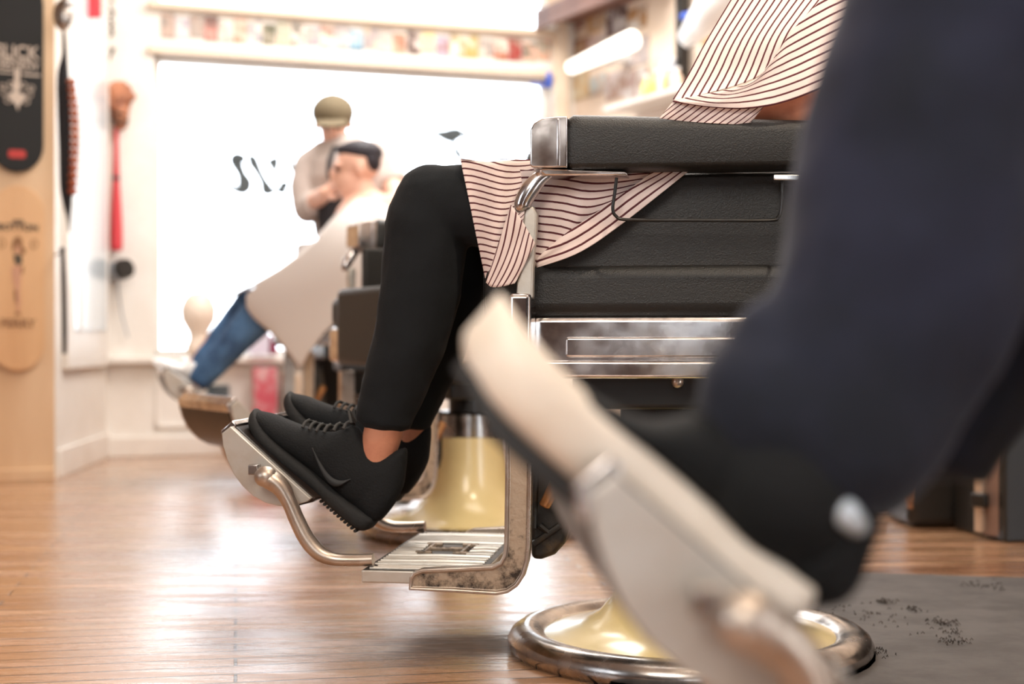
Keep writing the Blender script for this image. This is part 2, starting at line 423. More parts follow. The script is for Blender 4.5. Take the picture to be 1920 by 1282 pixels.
for a, b in ((290, 500), (520, 735), (755, 970)):
    s0, _ = wpt(a, 760); s1, _ = wpt(b, 760)
    for q in ((s0, s1, .14, .16), (s0, s1, .42, .44), (s0, s0 + .02, .14, .44), (s1 - .02, s1, .14, .44)):
        box(bm, q[0], q[1], -.014, .0, q[2], q[3], WM)
struct('trim_wainscot', bm, M['white_paint'], bevel=.003)
bm = bmesh.new(); box(bm, sR, sR + .075, -.05, .0, zsill, 3.3, WM); struct('trim_post', bm, M['beige_paint'], bevel=.006)
# windows
def window(name, s0, s1, z0, z1, mull=()):
    bm = bmesh.new(); box(bm, s0, s1, .10, .106, z0, z1, WM)
    g = struct(name, bm, M['glass'])
    bm = bmesh.new(); t = .035
    for q in ((s0, s0 + t, z0, z1), (s1 - t, s1, z0, z1), (s0, s1, z0, z0 + t), (s0, s1, z1 - t, z1)): box(bm, q[0], q[1], .07, .13, q[2], q[3], WM)
    for m_ in mull: box(bm, m_ - .05, m_ + .05, .02, .14, z0, z1, WM)
    finish('window_frame', bm, M['white_paint'], g, bevel=.004)
    return g
win = window('window_1', sL, sR, zsill, zt)
sm, _ = wpt(672, 30)
window('window_2', sL, sR, zs1 + .03, 2.95, (sm,))

# painted lettering on the big pane (script strokes of varying width)
def stroke(bm, pts, y=.095):
    P = [(a, b, c * 2.5 + 4) for a, b, c in spline(pts, 6)]; top = []; bot = []
    for i, (px, py, wd) in enumerate(P):
        a = P[max(i - 1, 0)]; b = P[min(i + 1, len(P) - 1)]
        tx, ty = b[0] - a[0], b[1] - a[1]; L = math.hypot(tx, ty) or 1
        nx, ny = -ty / L * wd / 2, tx / L * wd / 2
        for lst, sgn in ((top, 1), (bot, -1)):
            s, z = wpt(px + nx * sgn, py + ny * sgn, -.095)
            lst.append((s, z))
    for i in range(len(P) - 1):
        q = [top[i], top[i + 1], bot[i + 1], bot[i]]
        f = [bm.verts.new(WM @ Vector((s, .095, z))) for s, z in q]; g = [bm.verts.new(WM @ Vector((s, .099, z))) for s, z in q]
        bm.faces.new(f); bm.faces.new(g[::-1])
        for j in range(4): bm.faces.new((f[j], g[j], g[(j + 1) % 4], f[(j + 1) % 4]))
bm = bmesh.new()
stroke(bm, [(418, 327, 1.5), (428, 345, 2.5), (442, 354, 3.5), (456, 354, 7), (459, 343, 9), (453, 326, 5), (445, 308, 7), (444, 299, 9), (452, 297, 6), (461, 299, 2)])
stroke(bm, [(465, 299, 2), (471, 297, 5), (476, 305, 6), (485, 322, 4), (495, 341, 4), (501, 354, 8), (508, 357, 5), (517, 356, 1.5), (527, 355, 6), (534, 351, 8), (538, 354, 2)])
stroke(bm, [(509, 296, 6), (513, 305, 7), (515, 316, 3), (517, 327, 1)])
stroke(bm, [(541, 297, 1.5), (546, 308, 2), (552, 322, 1.5)])
stroke(bm, [(548, 354, 2), (557, 353, 4), (563, 348, 1)])
stroke(bm, [(813, 248, 1), (828, 252, 5), (844, 254, 9), (860, 249, 7), (866, 245, 3)])
stroke(bm, [(845, 258, 3), (850, 266, 1.5), (852, 276, 2), (859, 288, 4), (866, 300, 1.5)])
stroke(bm, [(866, 250, 4), (876, 254, 2), (890, 251, 1)])
finish('window_lettering', bm, M['letter'], win)

# left side: white side wall, birch panel partition, closing walls
def wallbox(name, a, b, th, z0, z1, m, **kw):
    a = Vector((*a, 0)); b = Vector((*b, 0)); d = (b - a); L = d.length; d.normalize(); nrm = Vector((-d.y, d.x, 0))
    mt = Matrix(((d.x, nrm.x, 0, a.x), (d.y, nrm.y, 0, a.y), (0, 0, 1, 0), (0, 0, 0, 1)))
    bm = bmesh.new(); box(bm, 0, L, 0, th, z0, z1, mt)
    return struct(name, bm, m, **kw), mt, L
cornerL = WM @ Vector((sL0, 0, 0))
pA = (-1.895, 5.90)
_, mtL, LL = wallbox('wall_left', pA, (cornerL.x, cornerL.y + .02), .12, 0, 3.3, M['white_paint'])
bm = bmesh.new(); box(bm, .04, LL, -.015, 0, 0, .12, mtL); struct('baseboard_left', bm, M['white_paint'], bevel=.004)
# glazed door on that wall
bm = bmesh.new(); box(bm, .12, LL - .12, -.03, 0, .45, 2.25, mtL)
dr = struct('door_1', bm, M['white_paint'], bevel=.008)
bm = bmesh.new(); box(bm, .22, LL - .22, -.036, -.028, .62, 2.12, mtL); finish('pane', bm, M['blue_glass'], dr)
bm = bmesh.new(); box(bm, .3, .34, -.044, -.034, .62, 2.12, mtL); finish('door_frame', bm, M['white_paint'], dr)
pB = (-1.885, 5.86)
ang = Vector((.93, .37)).normalized()
pC = (pB[0] - ang.x * 1.4, pB[1] - ang.y * 1.4)
_, mtP, LP = wallbox('wall_partition', pC, pB, .09, 0, 3.3, M['ply'])
bm = bmesh.new(); box(bm, 0, LP, -.012, 0, 0, .05, mtP); struct('baseboard_partition', bm, M['ply'], bevel=.003)
for ya, yb, za, zb_ in ((-3.0, -.35, 0, 3.3), (.95, 5.4, 0, 3.3), (-.35, .95, 0, .75), (-.35, .95, 2.15, 3.3)):
    wallbox('wall_left_far', (-3.19, ya), (-3.19, yb), .12, za, zb_, M['wall_dark'])
bm = bmesh.new(); box(bm, -3.26, -3.25, -.35, .95, .75, 2.15); w3 = struct('window_added', bm, M['glass'])  # unseen opening added for cool side light and reflections in the chrome
bm = bmesh.new()
for q in ((-.35, -.31, .75, 2.15), (.91, .95, .75, 2.15), (-.35, .95, .75, .79), (-.35, .95, 2.11, 2.15), (.28, .32, .75, 2.15)): box(bm, -3.28, -3.2, q[0], q[1], q[2], q[3])
finish('window_frame', bm, M['white_paint'], w3, bevel=.004)
for xa, xb, za, zb_ in ((-4.2, -.42, 0, 3.3), (.22, 4.5, 0, 3.3), (-.42, .22, 2.1, 3.3)):
    wallbox('wall_back', (xa, -3.1), (xb, -3.1), -.1, za, zb_, M['wall_dark'])
bm = bmesh.new(); box(bm, -.42, .22, -3.16, -3.15, .0, 2.1); d2 = struct('door_added', bm, M['glass'])  # glazed opening out of view, added so sky reflects in the seat chrome
bm = bmesh.new()
for q in ((-.42, -.36, 0, 2.1), (.16, .22, 0, 2.1), (-.42, .22, 0, .12), (-.42, .22, 2.02, 2.1)): box(bm, q[0], q[1], -3.19, -3.12, q[2], q[3])
finish('door_frame', bm, M['white_paint'], d2, bevel=.004)
cornerR = WM @ Vector((sP + .02, 0, 0)); rdir = Vector((.46, -.888, 0)).normalized()
rEnd = cornerR + rdir * 10.9
_, mtR, LR = wallbox('wall_right', (rEnd.x, rEnd.y), (cornerR.x, cornerR.y), -.12, 0, 3.3, M['wall_warm'])
# right-wall coordinates: u = distance from the corner, y>0 = into the room
RM = Matrix(((rdir.x, 0, 0, cornerR.x), (rdir.y, 0, 0, cornerR.y), (0, 0, 1, 0), (0, 0, 0, 1)))
RN = Vector((-.888, -.46, 0)).normalized()
RM[0][1] = RN.x; RM[1][1] = RN.y

# mat under the main chair
B1 = Vector((.326, 2.63, 0)); TH1 = R(-8)
bm = bmesh.new()
arcp = [(B1.x + .337 * math.cos(a), B1.y + .337 * math.sin(a)) for a in [R(100 - 12 * i) for i in range(24)]]
outer = [(B1.x + .337 * math.cos(R(-176)), B1.y - .20), (.10, 1.5), (2.6, 1.5), (2.6, 3.28), (1.15, 3.44), (.82, 3.50), (.32, 3.50)]
arcp = [(B1.x + .337 * math.cos(R(90 - 10 * i)), B1.y + .337 * math.sin(R(90 - 10 * i))) for i in range(22)]
pts = arcp + [(.16, 2.2), (.2, 1.3), (2.3, 1.3), (2.3, 3.28), (1.15, 3.42), (.80, 3.50), (.34, 3.52)]
a = [bm.verts.new((x, y, .004)) for x, y in pts]; b = [bm.verts.new((x, y, 0.0)) for x, y in pts]
bm.faces.new(a); bm.faces.new(b[::-1])
for i in range(len(a)): bm.faces.new((a[i], a[(i + 1) % len(a)], b[(i + 1) % len(a)], b[i]))
bmesh.ops.triangulate(bm, faces=[f for f in bm.faces if len(f.verts) > 4])
o = finish('rubber_mat', bm, M['mat']); tag(o, 'dark grey rubber floor mat around the foot of the near round chair base', 'mat')

# ------------------------------------------------------------------ barber chair
def K(px, py, yl):
    """(x, z) in the main chair's own frame of the image point lying on its plane y = yl"""
    c, s = math.cos(TH1), math.sin(TH1)
    d = Vector(((px - 960) / F, 1, -(py - 641) / F))
    n = Vector((-s, c, 0)); q = B1 + n * yl; o = Vector((0, 0, CAM_H))
    t = (q - o).dot(n) / d.dot(n); p = o + d * t - B1
    return p.x * c + p.y * s, p.z
def W1(px, py, yl):
    x, z = K(px, py, yl); return Matrix.Translation(B1) @ Matrix.Rotation(TH1, 4, 'Z') @ Vector((x, yl, z))

def barber_chair(loc, th, label, lift=0.0, drop=0.0):
    root = empty('barber_chair', loc, th, label, 'barber chair', 'barber chairs in a row')
    L = lift
    def dz(py): return drop * min(1, max(0, (py - 935) / 90))
    def P(name, bm, m, parent=root, lab=None, **kw):
        o = finish(name, bm, m, parent, **kw)
        if lab: o['label'] = lab
        return o
    # fixed foot
    bm = bmesh.new(); lathe(bm, [(.275, .012), (.272, .032), (.24, .038), (.20, .048), (.165, .068), (.14, .098), (.122, .14), (.112, .19), (.106, .24), (.104, .29)], 56)
    P('base_column', bm, M['cream'], lab='cream enamelled flared column')
    bm = bmesh.new(); lathe(bm, [(.262, .0), (.325, .0), (.333, .010), (.334, .022), (.328, .034), (.314, .044), (.296, .047), (.280, .043), (.272, .036), (.262, .030)], 72)
    rg = P('base_ring', bm, M['chrome_dark'], lab='round metal rim of the base')
    bm = bmesh.new(); lathe(bm, [(.100, .285), (.107, .29), (.107, .355), (.098, .362), (.07, .362)], 40)
    P('collar', bm, M['chrome_dark'])
    bm = bmesh.new(); lathe(bm, [(.062, .34), (.062, .47 + L)], 32); P('piston', bm, M['black_metal'])
    bm = bmesh.new(); prism(bm, rrect(-.62, -.52, .022, .032, .004), -.03, .03)
    pd = None
    bm = bmesh.new(); tube(bm, [(-.02, .20, .11), (-.03, .32, .075), (-.05, .40, .05)], .009, 10)
    arm_ = P('pedal_arm', bm, M['chrome_dark'])
    bm = bmesh.new(); vs = [(-.16, .36), (-.13, .46), (-.03, .47), (.02, .40), (-.02, .35)]
    a = [bm.verts.new((x, y, .046)) for x, y in vs]; b = [bm.verts.new((x, y, .06)) for x, y in vs]
    bm.faces.new(a); bm.faces.new(b[::-1])
    for i in range(5): bm.faces.new((a[i], a[(i + 1) % 5], b[(i + 1) % 5], b[i]))
    P('pump_pedal', bm, M['grey_plastic'], bevel=.004, lab='grey pump pedal plate')
    # under-seat mechanism
    bm = bmesh.new(); box(bm, -.20, .22, -.17, .17, .45 + L, .52 + L); box(bm, -.12, .12, -.10, .10, .40 + L, .46 + L)
    P('mechanism_box', bm, M['black_metal'], bevel=.01)
    bm = bmesh.new()
    o_ = [K(px, py, -.20) for px, py in ((996, 800), (1050, 800), (1062, 860), (1067, 930), (1067, 990), (1058, 1020), (1040, 1040), (1015, 1049), (996, 1048))]
    prism(bm, [(x, z + L) for x, z in o_], -.20, -.10)
    g = P('hinge_casting', bm, M['greasy'], bevel=.008)
    bm = bmesh.new()
    for p_, q_ in (((1000, 1020), (1050, 985)), ((1012, 985), (1030, 1000)), ((1005, 850), (1001, 990))):
        a = K(*p_, -.205); b = K(*q_, -.205); tube(bm, [(a[0], -.203, a[1] + L), (b[0], -.203, b[1] + L)], .006, 8)
    P('casting_rib', bm, M['greasy'], parent=g)
    bm = bmesh.new(); a = K(1054, 885, -.215); b = K(1020, 950, -.215)
    tube(bm, [(a[0], -.215, a[1] + L), (b[0], -.215, b[1] + L)], [.013, .010], 12)
    P('recline_lever', bm, M['brass'], bevel=.003, lab='brass coloured lever behind the footplate bracket')
    # seat frame and cushion
    xf = K(898, 600, -.235)[0]; xr = xf + .64
    zt_ = .614 + L; zb = .505 + L
    bm = bmesh.new(); prism(bm, rrect(xf, xr, zb, zt_, .022), -.235, .235)
    fr = P('seat_frame', bm, M['chrome'], bevel=.012)
    for sgn in (-1, 1):
        bm = bmesh.new()
        x0 = K(1060, 650, -.24)[0]; x1 = x0 + .30
        y0, y1 = (-.243, -.23) if sgn < 0 else (.23, .243)
        prism(bm, rrect(x0, x1, K(1060, 670, -.24)[1] + L, K(1060, 632, -.24)[1] + L, .006), y0, y1)
        P('inset_panel', bm, M['chrome'], parent=fr, bevel=.004)
        bm = bmesh.new(); xx = K(1012, 650, -.24)[0]
        prism(bm, rrect(xx, xr - .02, K(1060, 708, -.24)[1] + L, K(1060, 676, -.24)[1] + L, .006), y0, y1)
        P('lower_strip', bm, M['chrome'], parent=fr, bevel=.005)
        bm = bmesh.new(); x_, z_ = K(1270, 716, -.23); ball(bm, (x_, sgn * .21, z_ + L), .011); P('stop_knob', bm, M['arm'], parent=fr)
    bm = bmesh.new(); box(bm, xf + .008, xr - .02, -.242, .242, zt_ - .004, .70 + L)
    P('seat_cushion', bm, M['leather'], bevel=.024)
    bm = bmesh.new(); box(bm, xf - .006, xf + .05, -.17, .17, .50 + L, .725 + L)
    P('front_roll', bm, M['leather'], bevel=.02)
    # arms
    for sgn, yo in ((-1, 0), (1, 0)):
        def Y(y): return y if sgn < 0 else -y
        def KK(px, py, y=-.30): x, z = K(px, py, y); return x, z + L
        bm = bmesh.new(); xa = KK(1066, 220)[0]; xb = xa + .42
        prof = rrect(0, .085, 0, 1, .02)
        # pad lofted backwards, its top falling slightly
        rs = []
        for t in (0, .02, .06, .3, .6, .9, .98, 1):
            x = xa + (xb - xa) * t
            top = KK(1070, 214)[1] - .012 * t * 1.6 - (.006 if t in (0, 1) else 0); bot = KK(1070, 320)[1] + (.004 if t in (0, 1) else 0)
            iny = .004 if t in (0, 1) else 0
            rs.append([Vector((x, Y(-.315 + iny + (u * (1 - iny * 20))), bot + (top - bot) * v)) for u, v in [(a_[0], a_[1]) for a_ in _unit_rr()]])
        rings(bm, rs); P('armrest_pad', bm, M['leather'], smooth=60)
        bm = bmesh.new()
        o_ = [KK(*p) for p in ((1066, 221), (1040, 222), (1018, 225), (1003, 234), (997, 246), (996, 312), (1000, 316), (1066, 316))]
        prism(bm, o_, Y(-.318), Y(-.228)); P('armrest_cap', bm, M['chrome'], bevel=.012, lab='chrome front cap of the armrest')
        bm = bmesh.new()
        box(bm, KK(1046, 300)[0], KK(1052, 300)[0], min(Y(-.321), Y(-.225)), max(Y(-.321), Y(-.225)), KK(0, 314)[1] if 0 else KK(1046, 315)[1], KK(1046, 226)[1])
        P('cap_band', bm, M['chrome'], bevel=.002)
        bm = bmesh.new()
        o_ = [KK(*p) for p in ((1178, 329), (1174, 321), (1020, 316), (1010, 320), (1022, 330))]
        prism(bm, o_, Y(-.305), Y(-.25)); P('armrest_bracket', bm, M['chrome'], bevel=.003)
        bm = bmesh.new()
        o_ = [KK(*p) for p in ((1450, 327), (1450, 338), (1520, 340), (1520, 328))]
        prism(bm, o_, Y(-.305), Y(-.25)); P('armrest_bracket', bm, M['chrome'], bevel=.002)
        bm = bmesh.new(); pth = spline([(1030, 322, 9), (1010, 333, 15), (993, 352, 18), (980, 374, 17), (977, 388, 15), (979, 394, 9)], 4)
        tube(bm, [(KK(a, b)[0], Y(-.285), KK(a, b)[1]) for a, b, c in pth], [c / 1140 for a, b, c in pth], 18)
        P('armrest_neck', bm, M['chrome'])
        bm = bmesh.new()
        o_ = [KK(*p, -.28) for p in ((984, 392), (1000, 385), (1008, 402), (1006, 440), (1003, 465), (1001, 500), (1000, 560), (968, 560), (970, 530), (978, 500), (984, 460), (980, 425))]
        prism(bm, o_, Y(-.285), Y(-.262)); P('arm_post', bm, M['castflat'], bevel=.004)
        bm = bmesh.new(); x0, z0 = KK(956, 612, -.28); x1, z1 = KK(998, 550, -.28)
        prism(bm, rrect(x0, x1, zb + .01, z1, .008), Y(-.30), Y(-.235)); P('post_socket', bm, M['chrome'], bevel=.012)
        bm = bmesh.new(); pth = spline([(1156, 333), (1153, 360), (1149, 390), (1155, 405), (1178, 412), (1300, 413), (1440, 413), (1458, 408), (1464, 395), (1466, 365), (1467, 333)], 5)
        tube(bm, [(KK(a, b, -.29)[0], Y(-.29), KK(a, b, -.29)[1]) for a, b in pth], .0028, 8)
        P('towel_bar', bm, M['black_metal'])
        bm = bmesh.new(); x0 = KK(1014, 450, -.235)[0]; box(bm, x0, x0 + .50, min(Y(-.232), Y(-.205)), max(Y(-.232), Y(-.205)), .69 + L, .853 + L)
        P('side_panel', bm, M['leather'], bevel=.008)
    # backrest
    bm = bmesh.new(); m_ = Matrix.Translation((xr - .03, 0, .60 + L)) @ Matrix.Rotation(R(12), 4, 'Y')
    box(bm, -.05, .05, -.22, .22, .04, .60, m_); P('backrest', bm, M['leather'], bevel=.03)
    bm = bmesh.new(); box(bm, .05, .065, -.21, .21, .06, .58, m_); P('backrest_shell', bm, M['chrome_dark'], bevel=.006)
    # footplate brackets
    ol = [(948, 740), (947, 900), (945, 1020), (943, 1040), (936, 1054), (922, 1061), (860, 1064), (790, 1067), (774, 1073), (767, 1083), (766, 1106), (850, 1111), (930, 1116), (952, 1112), (970, 1100), (983, 1080), (991, 1052), (994, 1020), (996, 900), (996, 740)]
    for sgn in (-1, 1):
        bm = bmesh.new(); y0 = -.275
        o_ = [K(a, b, y0) + (b,) for a, b in ol]; o_ = [(x, z + L - dz(b)) for x, z, b in o_]
        f = prism(bm, o_, sgn * .275, sgn * .25)
        bmesh.ops.recalc_face_normals(bm, faces=bm.faces)
        r_ = bmesh.ops.inset_region(bm, faces=[f], thickness=.0055, depth=0)
        r2 = bmesh.ops.inset_region(bm, faces=[f], thickness=.002, depth=-.005)
        f.material_index = 1
        P('footplate_bracket', bm, None, mats=[M['arm'], M['dirty']], smooth=40, bevel=.0015)
    # footplate
    x0, z0 = K(677, 1064, -.25); x1 = K(905, 1064, -.25)[0]; z0 += L - drop
    bm = bmesh.new(); box(bm, x0, x1, -.25, .235, z0 - .026, z0 - .004)
    fp = P('footplate', bm, None, mats=[M['castflat'], M['greasy']], bevel=.003)
    fp.data.polygons[1].material_index = 1
    bm = bmesh.new()
    for i in range(30):
        y = -.235 + i * .021
        if y > .225: break
        xa_, xb_ = x0 + .012, x1 - .012
        seg = [(xa_, xb_)] if abs(y + .01) > .07 else [(xa_, x0 + .06), (x1 - .06, xb_)]
        for sa, sb in seg:
            tube(bm, [(sa, y, z0 - .003), ((sa + sb) / 2, y + random.uniform(-.003, .003), z0 - .002), (sb, y, z0 - .003)], .0038, 8)
    P('tread_ribs', bm, M['castflat'], parent=fp)
    bm = bmesh.new()
    xm = (x0 + x1) / 2
    for a, b in (((-.035, -.06), (-.035, .05)), ((.035, -.06), (.035, .05)), ((-.035, -.005), (.035, -.005)), ((-.05, -.06), (-.02, -.06)), ((.02, -.06), (.05, -.06)), ((-.05, .05), (-.02, .05)), ((.02, .05), (.05, .05))):
        tube(bm, [(xm + a[0], a[1], z0 - .002), (xm + b[0], b[1], z0 - .002)], .005, 6)
    P('tread_emblem', bm, M['dirty'], parent=fp)
    bm = bmesh.new()
    for y in (-.225, .205):
        if y > 0: bm = bmesh.new()
        lathe(bm, [(.006, -.006), (.006, .001), (.003, .002)], 10, (x0 + .018, y, z0))
        if y < 0: P('screw', bm, M['chrome_dark'], parent=fp)
    P('screw', bm, M['chrome_dark'], parent=fp)
    # footrest with its two arms
    for sgn in (-1, 1):
        yy = -.235 if sgn < 0 else .215
        bm = bmesh.new(); pth = spline([(700, 1049, 12), (660, 1050, 12), (625, 1048, 13), (598, 1036, 15), (575, 1010, 15.5), (557, 975, 15), (543, 942, 15), (528, 915, 18), (508, 899, 20), (494, 896, 18), (484, 899, 12)], 4)
        tube(bm, [(K(a, b, -.235)[0], yy, K(a, b, -.235)[1] + L - dz(b)) for a, b, c in pth], [c / 1100 for a, b, c in pth], 16, sq=1.15)
        arm = P('footrest_arm', bm, M['arm'])
        bm = bmesh.new(); x_, z_ = K(500, 893, -.235); ball(bm, (x_, yy - .004 if sgn < 0 else yy + .004, z_ + L), .021, (1, .9, .9))
        P('pivot_knob', bm, M['arm'], parent=arm)
        bm = bmesh.new(); x_, z_ = K(484, 879, -.205); box(bm, x_ - .009, x_ + .009, min(yy, yy - sgn * .02), max(yy, yy - sgn * .02), z_ + L - .008, z_ + L + .01)
        P('pivot_bolt', bm, M['chrome_dark'], parent=arm, bevel=.002)
    dl = [(434, 799), (418, 812), (420, 835), (428, 862), (440, 888), (456, 910), (476, 929), (500, 942), (525, 948), (550, 947), (577, 940), (584, 934)]
    piv = K(487, 893, -.2)
    def dpt(a, b, g=1.0):
        x, z = K(a, b, -.2); return (x, z + L)
    D_ = [dpt(a, b) for a, b in dl]
    cx = sum(p[0] for p in D_) / len(D_); cz = sum(p[1] for p in D_) / len(D_)
    bm = bmesh.new(); prism(bm, [(cx + (x - cx) * 1.06, cz + (z - cz) * 1.06) for x, z in D_], -.190, .190)
    ft = P('footrest', bm, M['darkpad'], bevel=.004, lab='dark brown curved footrest pad with pale metal ends')
    for y0, y1 in ((-.206, -.190), (.190, .206)):
        bm = bmesh.new(); prism(bm, D_, y0, y1); P('end_plate', bm, M['castflat'], parent=ft, bevel=.0015)
    bm = bmesh.new()
    t0, t1 = D_[0], D_[1]; n_ = Vector((t1[0] - t0[0], 0, t1[1] - t0[1])).normalized(); up = Vector((-n_.z, 0, n_.x))
    q = [(t0[0] + .006, t0[1] + .002), (t0[0] - .002, t0[1] + .010), (t1[0] - .008, t1[1] + .004), (t1[0] - .004, t1[1] - .018), (t1[0] + .002, t1[1] - .018)]
    prism(bm, q, -.19, .19); P('footrest_rail', bm, M['chrome'], parent=ft, bevel=.002)
    return root

def _unit_rr():
    r = .022; W_ = .09; out = []
    for x, z in rrect(0, W_, 0, 1, r): pass
    # rounded unit section: u in metres across, v 0..1 up
    for (a0, cu, cv) in ((0, W_ - r, 1 - .26), (90, r, 1 - .26), (180, r, .12), (270, W_ - r, .12)):
        rv = .26 if a0 < 180 else .12
        for i in range(6):
            a = R(a0 + 90 * i / 5); out.append((cu + r * math.cos(a), cv + rv * math.sin(a)))
    return out

B2 = Vector((-.1275, 4.25, 0)); TH2 = R(32)
B3 = Vector((-.60, 5.85, 0)); TH3 = R(17)
ch1 = barber_chair(B1, TH1, 'barber chair holding the striped-cape customer, cream column on a round metal base')
ch2 = barber_chair(B2, TH2, 'empty barber chair just behind the black trousers, its footrest turned toward the room')
ch3 = barber_chair(B3, TH3, 'barber chair by the bright window holding the customer in blue jeans', lift=.05)
# foreground chair: put its near footrest end plate where it stands close to the lens
_x, _z = K(418, 812, -.2)
TH0 = R(3); tl = at(1108, 928, .88)
B0 = Vector((tl.x, tl.y, 0)) - (Matrix.Rotation(TH0, 3, 'Z') @ Vector((_x, -.206, 0)))
LIFT0 = tl.z - _z
ch0 = barber_chair(B0, TH0, 'closest barber chair, only its blurred footrest showing under the cream-soled shoe', lift=LIFT0, drop=.05)

# ------------------------------------------------------------------ people
def shoe(root, heel, toe, side, mats, sole_t=.026, name='shoe', scale=1.0, marks=True, wide=1.0, st=None):
    heel = Vector(heel); toe = Vector(toe); d = (toe - heel); L = d.length / .300; d.normalize(); side = Vector(side)
    side = (side - d * side.dot(d)).normalized(); n = side.cross(d)
    if n.z < 0: n = -n
    def T(s, y, h): return heel + (d * s + side * y * wide + n * h) * L
    up_, so_, la_ = mats
    o = sole_t - .024
    st = st or [(.000, .035, .075, .020), (.008, .026, .11, .031), (.022, .022, .134, .037), (.040, .022, .160, .037), (.050, .022, .166, .036), (.066, .022, .142, .038), (.10, .022, .130, .040), (.138, .022, .138, .041), (.152, .022, .132, .042), (.168, .022, .105, .044), (.19, .022, .088, .047), (.22, .02, .074, .050), (.25, .02, .063, .049), (.275, .022, .055, .043), (.292, .024, .047, .032), (.302, .028, .041, .018), (.306, .032, .036, .006)]
    bm = bmesh.new(); rs = []
    for s, hb, ht, hw in [tuple(q) for q in spline(st, 3)]:
        ring = []
        for k in range(24):
            a = 2 * PI * k / 24; c, s_ = math.cos(a), math.sin(a)
            e = .6 if s_ < 0 else .9
            y = hw * math.copysign(abs(c) ** .75, c) * (1 - .34 * max(0, s_) * (1 if ht > .1 else .7))
            h = (hb + ht) / 2 + (ht - hb) / 2 * math.copysign(abs(s_) ** e, s_)
            ring.append(T(s, y, h + o))
        rs.append(ring)
    rings(bm, rs)
    sh = finish(name, bm, up_, root, world=True, smooth=180)
    bm = bmesh.new(); rs = []
    for s, hb, ht, hw in [tuple(q) for q in spline([(.004, .014, .026, .018), (.012, .004, .034, .032), (.03, 0, .032, .038), (.08, .000, .028, .040), (.14, .003, .028, .042), (.2, .002, .028, .050), (.25, .003, .030, .051), (.28, .009, .034, .043), (.298, .017, .038, .030), (.308, .026, .040, .014), (.311, .031, .039, .004)], 4)]:
        ring = []
        for k in range(20):
            a = 2 * PI * k / 20; c, s_ = math.cos(a), math.sin(a)
            ring.append(T(s, (hw + .003) * math.copysign(abs(c) ** .5, c), (hb + (ht + o + .001)) / 2 + (ht + o - hb) / 2 * math.copysign(abs(s_) ** .5, s_)))
        rs.append(ring)
    rings(bm, rs); so = finish('sole', bm, so_, sh, smooth=60, world=False)
    # parent chain: shapes given in root frame
    for v in so.data.vertices: v.co = root.matrix_basis.inverted() @ v.co
    if marks:
        bm = bmesh.new()
        for i in range(6):
            s = .155 + .012 * i; h = .134 - .0095 * i + .002 + o
            h = [.132, .118, .104, .096, .090, .085][i] + .004 + o
            pts = [T(s + .004 * math.sin(j * PI / 4), (j - 4) * .0065, h - .0008 * (j - 4) ** 2 + .002 * (j % 2)) for j in range(9)]
            tube(bm, pts, .0032, 7)
        for q in (-1, 1):
            pts = [T(.150 + .02 * math.sin(t * PI), q * (.004 + .026 * t), .142 + o + .012 * math.sin(t * PI)) for t in [j / 8 for j in range(9)]]
            tube(bm, pts, .0026, 7)
        ob = finish('shoelace', bm, la_, sh)
        for v in ob.data.vertices: v.co = root.matrix_basis.inverted() @ v.co
        bm = bmesh.new()
        for q in range(34):
            s = .02 + q * .0082
            for yy in (-1, 1): pass
            a, b = T(s, -.05, .001), T(s, .05, .001)
            if q % 1 == 0: tube(bm, [T(s, -.036, .0), T(s, .036, .0)], .0032, 6)
        ob = finish('tread', bm, so_, sh)
        for v in ob.data.vertices: v.co = root.matrix_basis.inverted() @ v.co
        # curved tick mark on the outer side
        bm = bmesh.new(); top = [(.085, .066), (.098, .052), (.115, .047), (.14, .052), (.175, .064)]; bot = [(.085, .066), (.094, .042), (.110, .036), (.137, .044), (.175, .064)]
        tp, bt = spline(top, 5), spline(bot, 5)
        q1 = [bm.verts.new(T(s, -.0415 - .004 * math.sin(min(1, (s - .055) / .1) * PI / 2) + (h - .04) * .12, h + o)) for s, h in tp]
        q2 = [bm.verts.new(T(s, -.0425 - .004 * math.sin(min(1, (s - .055) / .1) * PI / 2) + (h - .04) * .08, h + o)) for s, h in bt]
        for i in range(len(q1) - 1):
            try: bm.faces.new((q1[i], q1[i + 1], q2[i + 1], q2[i]))
            except Exception: pass
        ob = finish('side_mark', bm, M['logo'], sh, solid=.002)
        for v in ob.data.vertices: v.co = root.matrix_basis.inverted() @ v.co
    return sh, T

def hand(bm, wrist, fwd, side, up, s=1.0, curl=.6):
    """palm with five unequal bent fingers"""
    fwd, side, up = Vector(fwd).normalized(), Vector(side).normalized(), Vector(up).normalized()
    w0 = Vector(wrist)
    for q in (-1, -.33, .33, 1):
        capsule(bm, w0 + side * q * .016 * s, .014 * s, w0 + fwd * .085 * s + side * q * .029 * s, .0115 * s)
    for q, ln in ((-1, .070), (-.33, .082), (.33, .076), (1, .058)):
        p = w0 + fwd * .088 * s + side * q * .030 * s; a = 0
        for seg in (.45, .32, .23):
            a += curl; dd = fwd * math.cos(a) - up * math.sin(a); p2 = p + dd * ln * seg * s
            capsule(bm, p, .0088 * s, p2, .0078 * s); p = p2
    p = w0 + fwd * .025 * s - side * .026 * s
    for i, ln in enumerate((.042, .030, .026)):
        dd = (fwd * (.6 + .2 * i) - side * (.7 - .25 * i) - up * .25).normalized(); p2 = p + dd * ln * s
        capsule(bm, p, (.0125 - .0015 * i) * s, p2, (.011 - .0015 * i) * s); p = p2

